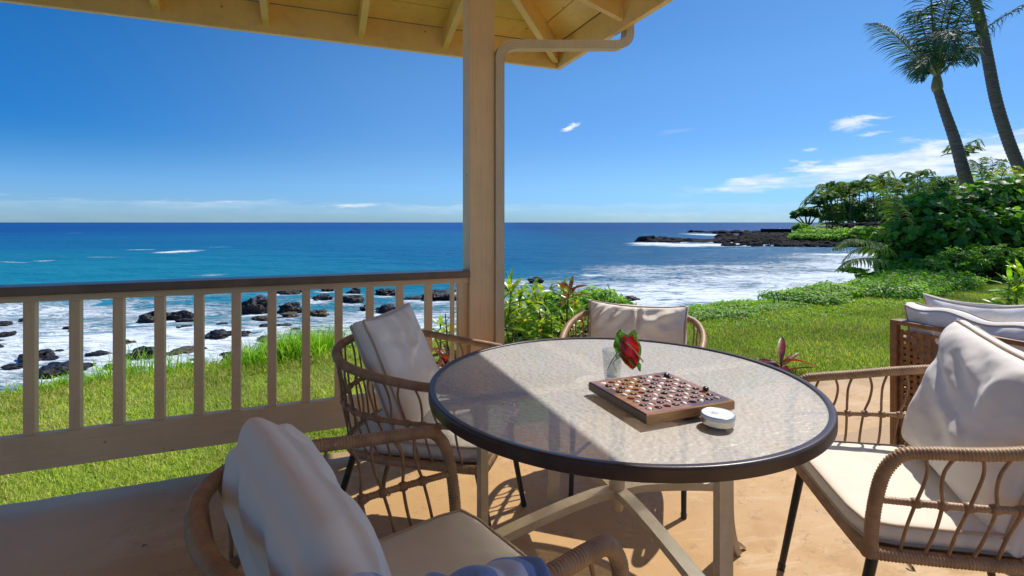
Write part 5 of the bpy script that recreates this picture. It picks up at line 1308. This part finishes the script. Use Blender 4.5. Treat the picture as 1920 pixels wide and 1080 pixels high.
b4 = (.15, 4.7, -.1); croton('leafy croton shrub at the back of the bed by the sea', b4, heads([(960, 560, .2), (990, 590, .2), (1020, 600, .2), (1060, 600, .2)], 4.8, b4), .16, ['croton', 'croton', 'crotonred'], 4, group=GC)
b5 = (-.50, 3.95, -.1); croton('croton shrub seen through the last gap of the railing', b5, heads([(835, 588, 0), (826, 600, .1), (845, 610, 0), (838, 640, 0)], 3.95, b5), .15, ['croton', 'croton', 'croton', 'crotonred'], 5, group=GC, nl=(9, 12))
b6 = (-.48, 3.6, -.1); croton('low red leaved ti shrub at the foot of the railing end', b6, heads([(835, 672, 0), (850, 680, .1), (822, 690, 0)], 3.6, b6), .15, ['tired', 'crotonred'], 6, group=None)
p = at(1465, 690, 4.35); b7 = (p.x, p.y, -.06); croton('small red ti plant on the lawn beyond the table', b7, [(0, 0, .16)], .27, ['tired'], 7, 'plant', 'ti_plant', nl=(12, 13))
p = at(1905, 570, 6.6); b8 = (p.x, p.y, -.06); croton('spiky lime and brown ti shrub at the right edge of the lawn', b8, heads([(1895, 520, 0), (1918, 505, .1), (1905, 545, -.1), (1932, 530, 0), (1940, 560, 0), (1890, 555, -.1)], 6.6, b8), .24, ['lime', 'croton', 'croton'], 8, 'shrub', 'ti_shrub')
# dry stalks
for i, (px, py, Y, hgt, lb) in enumerate(((1145, 585, 6.2, .34, 'dark dry stalk standing left among the naupaka tips'), (1160, 590, 6.2, .25, 'short dry stalk beside the taller one on the naupaka'), (1170, 592, 6.3, .28, 'rightmost dry stalk above the far chair cushion'),
                                      (1449, 580, 7.6, .22, 'bent dry stalk leaning on the lawn edge by the bay'), (1458, 580, 7.7, .27, 'middle dry stalk on the lawn edge by the bay'), (1469, 580, 7.8, .24, 'straight dry stalk on the lawn edge by the bay'))):
    p = at(px, py, Y); mb = MB(); mb.tube(smooth_path([(0, 0, -.15), (.02, 0, hgt*.5), (.02*(1 if i % 2 else -2), 0, hgt)], 4), [.006]*8+[.003], 5); mb.tube([(.018, 0, hgt*.45), (.05, 0, hgt*.75)], [.004, .002], 5)
    o = mb.build('dry_stalk', M['bark']); o.location = p; tag(o, lb, 'stalk')

# palms -------------------------------------------------------------
def frond(path, leaf_len, nleaf, rng, droop=.55, wind=(-.15, 0, 0), wleaf=.035, rr=.022, start=.12, segs=3):
    """rachis along path with drooping leaflets both sides; returns (rachis MB + leaflets in one MB with material index)"""
    P = resample(smooth_path(path, 8), .08); mb = MB(); mb.cur = 1; L_ = len(P)
    step = max(1, L_//14); PP = P[::step]; mb.tube(PP, [rr*(1-.85*i/len(PP)) for i in range(len(PP))], 5)
    mb.cur = 0; wind = Vector(wind)
    for i in range(nleaf):
        t = start+(1-start)*i/(nleaf-1); q = min(L_-2, int(t*(L_-1))); p = P[q].lerp(P[q+1], t*(L_-1)-q); tg = (P[q+1]-P[q]).normalized()
        side = tg.cross(Vector((0, 0, 1))); side = side.normalized() if side.length > .15 else tg.cross(Vector((0, 1, 0))).normalized(); upn = side.cross(tg).normalized()
        ll = leaf_len*(math.sin(math.pi*(.18+.80*t))**.6)*rng.uniform(.8, 1.1)
        for sg in (-1, 1):
            d = (side*sg*.85+tg*(.45+.5*t)+upn*.18).normalized(); d = (d+Vector((rng.uniform(-.12, .12), rng.uniform(-.12, .12), rng.uniform(-.12, .12)))).normalized()
            pts = [p]; cur = d.copy(); 
            for s_ in range(segs):
                cur = (cur+Vector((0, 0, -droop*(.5+s_*.6)))+wind*(.6+s_*.4)).normalized(); pts.append(pts[-1]+cur*(ll/segs))
            wdir = cur.cross(upn); wdir = wdir.normalized() if wdir.length > .1 else side
            ws = [wleaf*x for x in (.6, 1.0, .75, 0.0)] if segs == 3 else [wleaf*.7, wleaf, 0]
            vs = []; 
            for k_, w_ in zip(pts, ws): vs += [k_-wdir*w_*.5, k_+wdir*w_*.5]
            mb.add(vs, [(2*a, 2*a+1, 2*a+3, 2*a+2) for a in range(segs)])
    return mb
M['rachis'] = varied('frond_rib', (.12, .14, .03), (.26, .24, .08), .5, 10)
M['trunk'] = varied('ringed_palm_trunk', (.075, .062, .048), (.16, .135, .105), .85, 5, .5, 30, (1, 1, 8))
M['shaft'] = varied('palm_crown_shaft', (.12, .13, .035), (.24, .20, .07), .6, 10)
def ringed(mb, path, r0, r1, ring=.12, n=14, base=1.5):
    P = resample(smooth_path(path, 10), ring/3); m = len(P); rr = []
    for i in range(m):
        t = i/(m-1); r = r0+(r1-r0)*t; r *= 1+(base-1)*math.exp(-t*14); rr.append(r*(1.0+(.045 if i % 3 == 0 else -.012)))
    mb.tube(P, rr, n)
def palm(name, label, trunk_path, r0, r1, fronds, leaf_len, mat, seed, group=None, nleaf=44, wind=(-.15, 0, 0), wleaf=.04, ring=.12, shaft=True, droop=.5, dead=0, rr=.03, base=1.5):
    rng = random.Random(seed); o0 = Vector(trunk_path[0]); t = thing(name, label, 'palm tree', o0, 0, group)
    tp = [Vector(p)-o0 for p in trunk_path]; mb = MB(); ringed(mb, tp, r0, r1, ring, base=base); mb.build('trunk', M['trunk'], t, True)
    top = tp[-1]
    if shaft: mb = MB(); mb.tube([top+Vector((0, 0, -.12)), top, top+Vector((0, 0, .12)), top+Vector((0, 0, .35)), top+Vector((-.02, 0, .9))], [r1*1.0, r1*1.3, r1*1.2, r1*.8, r1*.45], 12); mb.build('crown_shaft', M['shaft'], t, True)
    for fp in fronds:
        pts = [Vector(q)-o0 for q in fp]; frond(pts, leaf_len, nleaf, rng, droop, wind, wleaf, rr).build('frond', [mat, M['rachis']], t)
    return t
Yp = 15.0; B0 = at(1756, 152, Yp)
def fp(*pts): return [B0+Vector((0, 0, .1))]+[at(px, py, Yp+dy) for px, py, dy in pts]
bigf = [fp((1725, 112, -.2), (1685, 72, -.5), (1650, 48, -.7), (1625, 44, -.8)), fp((1750, 70, 0), (1746, 0, .2), (1742, -90, .3), (1725, -170, .4)), fp((1742, 90, .4), (1728, 45, .9), (1722, 18, 1.3), (1712, 40, 1.8)),
        fp((1770, 80, .3), (1785, 10, .8), (1802, -60, 1.4), (1830, -110, 2.0)), fp((1776, 90, -.3), (1800, 30, -.8), (1828, -15, -1.3), (1862, -30, -1.8)), fp((1790, 112, -.2), (1825, 72, -.5), (1868, 40, -.8), (1918, 12, -1.0), (1945, 22, -1.1)),
        fp((1765, 95, -.8), (1772, 60, -1.6), (1778, 62, -2.3), (1785, 100, -2.8)), fp((1745, 120, -.6), (1735, 105, -1.2), (1728, 120, -1.7), (1725, 150, -1.9)), fp((1780, 100, .7), (1800, 66, 1.5), (1820, 62, 2.1), (1838, 90, 2.6)),
        fp((1775, 112, .3), (1798, 92, .6), (1816, 95, .9), (1826, 118, 1.1)), fp((1755, 80, .7), (1752, 30, 1.5), (1760, 5, 2.2), (1772, 10, 2.8)), fp((1762, 70, -.4), (1775, 5, -.9), (1795, -50, -1.4)), fp((1748, 135, .1), (1736, 128, .2), (1722, 138, .3)), fp((1768, 90, .1), (1792, 48, .1), (1815, 28, .1), (1838, 32, .1))]
palm('coconut_palm', 'tall leaning coconut palm with its windblown crown below the top of the frame',
     [at(1862, 520, 15.2), at(1832, 425, 15.2), at(1818, 365, 15.1), at(1806, 320, 15), at(1790, 262, 15), at(1772, 210, 15), at(1757, 164, 15)], .215, .112, bigf, .85, M['palm'], 3, nleaf=52, wleaf=.036, wind=(-.28, 0, -.05), ring=.14, rr=.036, droop=.42, base=1.6)
Y2 = 17.0; T2 = at(1800, -200, Y2)
f2 = []
for i in range(12):
    a = i*2*math.pi/12+.3; e = .5+.5*math.sin(i*2.7); f2.append([T2, T2+Vector((math.cos(a)*1.0, math.sin(a)*1.0, .7*e+.2)), T2+Vector((math.cos(a)*2.1, math.sin(a)*2.1, .7*e)), T2+Vector((math.cos(a)*2.9, math.sin(a)*2.9, -.3+.5*e))])
palm('coconut_palm', 'second tall coconut palm with a curving dark trunk cut off by the top right corner',
     [at(1965, 560, Y2), at(1945, 430, Y2), at(1918, 335, Y2), at(1890, 262, Y2), at(1868, 190, Y2), at(1853, 115, Y2), at(1838, 40, Y2), at(1815, -60, Y2), T2], .19, .135, f2, .85, M['palm'], 4, nleaf=36, wind=(-.28, 0, 0), rr=.036, base=1.35)
# young palm leaning over the bay
Y3 = 12.4; yb = at(1712, 520, Y3)
def yp(*pts): return [yb]+[at(px, py, Y3+dy) for px, py, dy in pts]
palm('young_palm', 'young coconut palm at the left of the seagrape bush, fronds arching over the bay', [yb+Vector((.1, .1, -1.0)), yb+Vector((.05, 0, -.4)), yb], .13, .11,
     [yp((1703, 455, -.4), (1678, 385, -.7), (1650, 345, -.9), (1637, 335, -1.0)), yp((1680, 478, -.5), (1635, 455, -.9), (1595, 448, -1.3), (1566, 466, -1.6)), yp((1680, 500, -.7), (1640, 485, -1.2), (1600, 487, -1.6), (1572, 505, -1.8)),
      yp((1670, 480, .3), (1630, 465, .5), (1600, 470, .7), (1580, 490, .8)), yp((1712, 440, .2), (1722, 370, .5), (1736, 335, .8), (1748, 322, 1)), yp((1725, 470, .4), (1752, 410, .8), (1785, 385, 1.2), (1815, 400, 1.5)), yp((1700, 470, .5), (1690, 400, 1), (1668, 362, 1.4), (1645, 352, 1.6)), yp((1690, 520, -.3), (1665, 515, -.6), (1640, 530, -.9))],
     .52, M['yellowpalm'], 9, nleaf=46, wind=(-.08, 0, 0), wleaf=.042, shaft=False, droop=.55, rr=.020)
Y4 = 15.5; y4 = at(1858, 405, Y4)
def yq(*pts): return [y4]+[at(px, py, Y4+dy) for px, py, dy in pts]
palm('young_palm', 'yellowish palm with backlit fronds rising behind the seagrape between the tall trunks', [y4+Vector((.2, .2, -2.0)), y4+Vector((.1, .1, -1)), y4], .15, .12,
     [yq((1845, 350, -.3), (1835, 315, -.6), (1822, 300, -.8)), yq((1856, 350, .3), (1862, 310, .5), (1855, 296, .7), (1840, 296, .9)), yq((1872, 350, -.3), (1885, 318, -.6), (1905, 312, -.8), (1922, 322, -.9)), yq((1880, 370, .2), (1905, 340, .4), (1928, 345, .6)), yq((1835, 370, .2), (1812, 345, .4), (1790, 345, .5)), yq((1865, 345, 0), (1873, 310, 0), (1880, 300, 0)), yq((1895, 385, -.3), (1920, 372, -.5), (1938, 385, -.6)), yq((1830, 385, -.3), (1805, 375, -.5), (1785, 390, -.6))],
     .60, M['yellowpalm'], 10, nleaf=34, wind=(-.15, 0, 0), wleaf=.05, shaft=False, droop=.5, rr=.022)

# palms of the headland: small copies of three crown types
def small_crown(seed, n=19, L_=3.9, leaf=1.15, nleaf=20):
    rng = random.Random(seed); mb = MB()
    for i in range(n):
        a = i*2.4+rng.uniform(-.3, .3); e = rng.uniform(-.5, 1.5); w_ = Vector((-.35, 0, 0))*L_*.25
        p = [Vector((0, 0, 0)), Vector((math.cos(a)*L_*.35, math.sin(a)*L_*.35, L_*.3*e)), Vector((math.cos(a)*L_*.7, math.sin(a)*L_*.7, L_*.38*e))+w_*.5, Vector((math.cos(a)*L_*.95, math.sin(a)*L_*.95, L_*.2*e-L_*.15))+w_]
        f = frond(p, leaf, nleaf, rng, .5, (-.25, 0, 0), .22, .06, segs=2); mb.v_off = len(mb.v); b0 = len(mb.v); mb.v += f.v; mb.f += [tuple(b0+q for q in ff) for ff in f.f]; mb.mi += f.mi
    return mb.mesh('crown', [M['farpalm'], M['rachis']])
SC_ = [small_crown(i) for i in range(4)]; SCy = small_crown(9, 13); SCy.materials[0] = M['yellowpalm']
FP = [(1533, 384, 1550, 150), (1541, 376, 1553, 155), (1549, 366, 1556, 150), (1558, 354, 1561, 158), (1561, 394, 1560, 148), (1566, 364, 1566, 165), (1571, 357, 1570, 170), (1567, 415, 1566, 146), (1578, 372, 1580, 175), (1593, 352, 1594, 150), (1600, 362, 1598, 160), (1611, 357, 1612, 165), (1626, 353, 1629, 150), (1636, 350, 1640, 140), (1648, 338, 1652, 130), (1662, 352, 1665, 140), (1692, 344, 1694, 120), (1704, 352, 1706, 110), (1720, 332, 1722, 100), (1738, 352, 1736, 95), (1808, 282, 1812, 62), (1772, 345, 1775, 90), (1683, 362, 1684, 130)]
ords = ['first', 'second', 'third', 'fourth', 'fifth', 'sixth', 'seventh', 'eighth', 'ninth', 'tenth', 'eleventh', 'twelfth', 'thirteenth', 'fourteenth', 'fifteenth', 'sixteenth', 'seventeenth', 'eighteenth', 'nineteenth', 'twentieth', 'twenty-first', 'twenty-second', 'twenty-third']
FPs = sorted(FP, key=lambda q: q[0])
for i, (cx, cy, bx, Y) in enumerate(FPs):
    c = at(cx, cy, Y); bz = float(head_z(c.x, Y)) if Y > 50 else -.5; b_ = at(bx, 440, Y); b_.z = max(bz, -1.5)-.3
    t = thing('headland_palm', '%s palm from the left in the row of distant palms on the headland' % ords[i], 'palm tree', b_, 0, 'distant palms on the headland')
    mb = MB(); k = Y/150; e_ = c-b_; mb.tube(smooth_path([Vector((0, 0, 0)), Vector((e_.x*.15, 0, e_.z*.5)), e_], 4), [.17*k*(1-.05*j)+.02 for j in range(9)], 7); mb.build('trunk', M['trunk'], t, True)
    sc = max(.6, min(1.5, k*1.15))*random.uniform(.85, 1.1); link('crown', SCy if i in (4, 7) else SC_[i % 4], t, Matrix.Translation(e_) @ Matrix.Rotation(random.uniform(-.4, .4), 4, 'Z') @ Matrix.Scale(sc, 4))
def far_tree(name, label, clumps, n, size, mat, cat='tree', group=None, trunk=None):
    c0 = clumps[0]; t = thing(name, label, cat, (c0[0], c0[1], min(c[2]-c[5] for c in clumps)), 0, group); o0 = t.location
    loc = [(a-o0.x, b_-o0.y, c-o0.z, d, e, f) for (a, b_, c, d, e, f) in clumps]; v, f = leafcloud(loc, n, size, rg, 'lance', aspect=.7, shell=(.55, 1.05)); link('crown', np_mesh('crown', v, f, mat), t, kind='stuff')
    blob_core(loc, None, .62).build('shade_core', M['core'], t, kind='stuff')
    if trunk:
        mb = MB(); bx, bz = trunk; B = Vector((bx-o0.x, 0, bz-o0.z))
        for c in loc[:5]: e_ = Vector(c[:3]); mb.tube(smooth_path([B, B.lerp(e_, .5)+Vector((0, 0, .3)), e_], 4), [.35*(1-.08*j) for j in range(9)], 6)
        mb.build('trunk', M['bark'], t, True)
    return t
def ca(px, py, Y, wpx, hpx, d=None): p = at(px, py, Y); k = Y/960; return (p.x, p.y, p.z, wpx*k/2, (d or wpx*k/2), hpx*k/2)
pt_ = at(1514, 430, 160)
far_tree('umbrella_tree', 'lone spreading tree at the seaward tip of the headland', [ca(1494, 402, 160, 22, 15), ca(1508, 396, 160, 26, 16), ca(1522, 398, 160, 24, 18), ca(1488, 408, 160, 12, 7), ca(1532, 405, 160, 16, 14), ca(1514, 404, 161, 20, 10)], 3600, .75, M['darkleaf'], trunk=(pt_.x, pt_.z))
for i, (px, py, w_, h_, Y, lb) in enumerate(((1505, 430, 36, 24, 138, 'leftmost light green shrub mound on the tip of the headland'), (1528, 436, 34, 22, 132, 'second light green shrub mound below the lone tree'), (1515, 442, 36, 12, 128, 'lowest bright green shrub spreading over the black rocks'),
                                       (1550, 440, 34, 20, 130, 'green shrub mound under the first distant palms'), (1496, 442, 24, 10, 130, 'small green shrub at the foot of the leftmost mound'))):
    far_tree('headland_shrub', lb, [ca(px-w_*.2, py, Y, w_*.7, h_), ca(px+w_*.25, py+2, Y, w_*.6, h_*.8), ca(px, py-3, Y+1, w_*.6, h_*.7)], 1500, .62, M['lime'] if i != 3 else M['naupaka'], 'shrub', 'shrubs on the headland')
for i, (px, py, w_, h_, Y, mt, lb) in enumerate(((1556, 398, 34, 34, 172, 'darkleaf', 'low round green tree at the foot of the leftmost distant palms'), (1588, 396, 40, 38, 168, 'darkleaf', 'round green tree filling the gap under the tall distant palms'), (1622, 398, 42, 40, 160, 'darkleaf', 'leafy green tree in front of the grey ironwood trees'), (1655, 395, 44, 44, 150, 'darkleaf', 'bushy green tree left of the arching young palm frond'), (1595, 392, 44, 50, 215, 'greyfol', 'grey feathery ironwood tree behind the left group of distant palms'), (1632, 392, 46, 56, 210, 'greyfol', 'grey ironwood tree behind the middle group of distant palms'), (1668, 388, 44, 52, 200, 'darkleaf', 'dark tree behind the arching young palm frond'),
                                        (1708, 385, 50, 56, 150, 'darkleaf', 'dark broad tree behind the left end of the seagrape'), (1768, 360, 64, 58, 80, 'darkleaf', 'rounded dark green broadleaf tree left of the leaning palm trunk'), (1870, 372, 90, 70, 60, 'darkleaf', 'dark tree mass behind the yellowish palm'), (1730, 370, 40, 40, 100, 'darkleaf', 'dark tree between the distant palms and the broadleaf tree'), (1950, 360, 90, 90, 60, 'darkleaf', 'dark tree at the right edge behind the bushes'))):
    far_tree('broadleaf_tree', lb, [ca(px-w_*.22, py+4, Y, w_*.6, h_*.8), ca(px+w_*.22, py, Y, w_*.6, h_*.9), ca(px, py-h_*.15, Y, w_*.6, h_*.7), ca(px, py+h_*.3, Y-2, w_*.9, h_*.6), ca(px-w_*.3, py+h_*.35, Y-2, w_*.5, h_*.4)], 2800, .75 if Y > 120 else .42, M[mt], group='trees behind the headland palms')
# scrub along the far shore of the bay
cl = [ca(1492+k*13, 446+k*.3, 113-k*.8, 26, 17) for k in range(13)]
for k in range(26):
    t = k/25; px = 1500+t*310; Y = 126-t*60; cl.append(ca(px, 443+t*1, Y, 36, 26+t*16))
v, f = leafcloud(cl, 14000, .5, rg, 'lance', aspect=.6); o = link('shore_scrub', np_mesh('shore_scrub', v, f, M['naupaka']), kind='stuff'); tag(o, 'band of green scrub along the far shore of the bay', 'scrub')
o = blob_core(cl, None, .6).build('shore_shade_core', M['core'], kind='stuff', label='dark cores standing for the shade inside the scrub on the far shore', category='thicket')

# fallen leaves on the patio
M['deadleaf'] = leafmat('fallen_leaf', (.16, .09, .035), (.26, .17, .07), .6, .1)
def fallen(px, py, sz, lb, z=.004, g=None):
    c = on(px, py, 0); me = lance_leaf(sz, sz*.42, .5, .5).mesh('fallen_leaf', M['deadleaf'], True); o = link('fallen_leaf', me); o.location = (c.x, c.y, z+sz*.22); o.rotation_euler = (random.uniform(-.2, .2), .3, random.uniform(0, 6.28)); tag(o, lb, 'leaf', g)
for px, py, sz, lb in ((1372, 1030, .06, 'dry brown fallen leaf beside the front right table leg'), (1440, 880, .035, 'small dry leaf on the sunny floor right of the table rim'), (1700, 1062, .035, 'curled dry leaf under the right chair by its front leg'),
                       (1345, 985, .02, 'tiny dark leaf scrap near the far chair leg'), (1590, 770, .03, 'dry leaf on the patio between the table and the sofa'), (265, 1030, .022, 'dark leaf scrap on the shaded floor left of the near chair'),
                       (730, 930, .02, 'leaf scrap on the floor under the railing chair')): fallen(px, py, sz, lb)
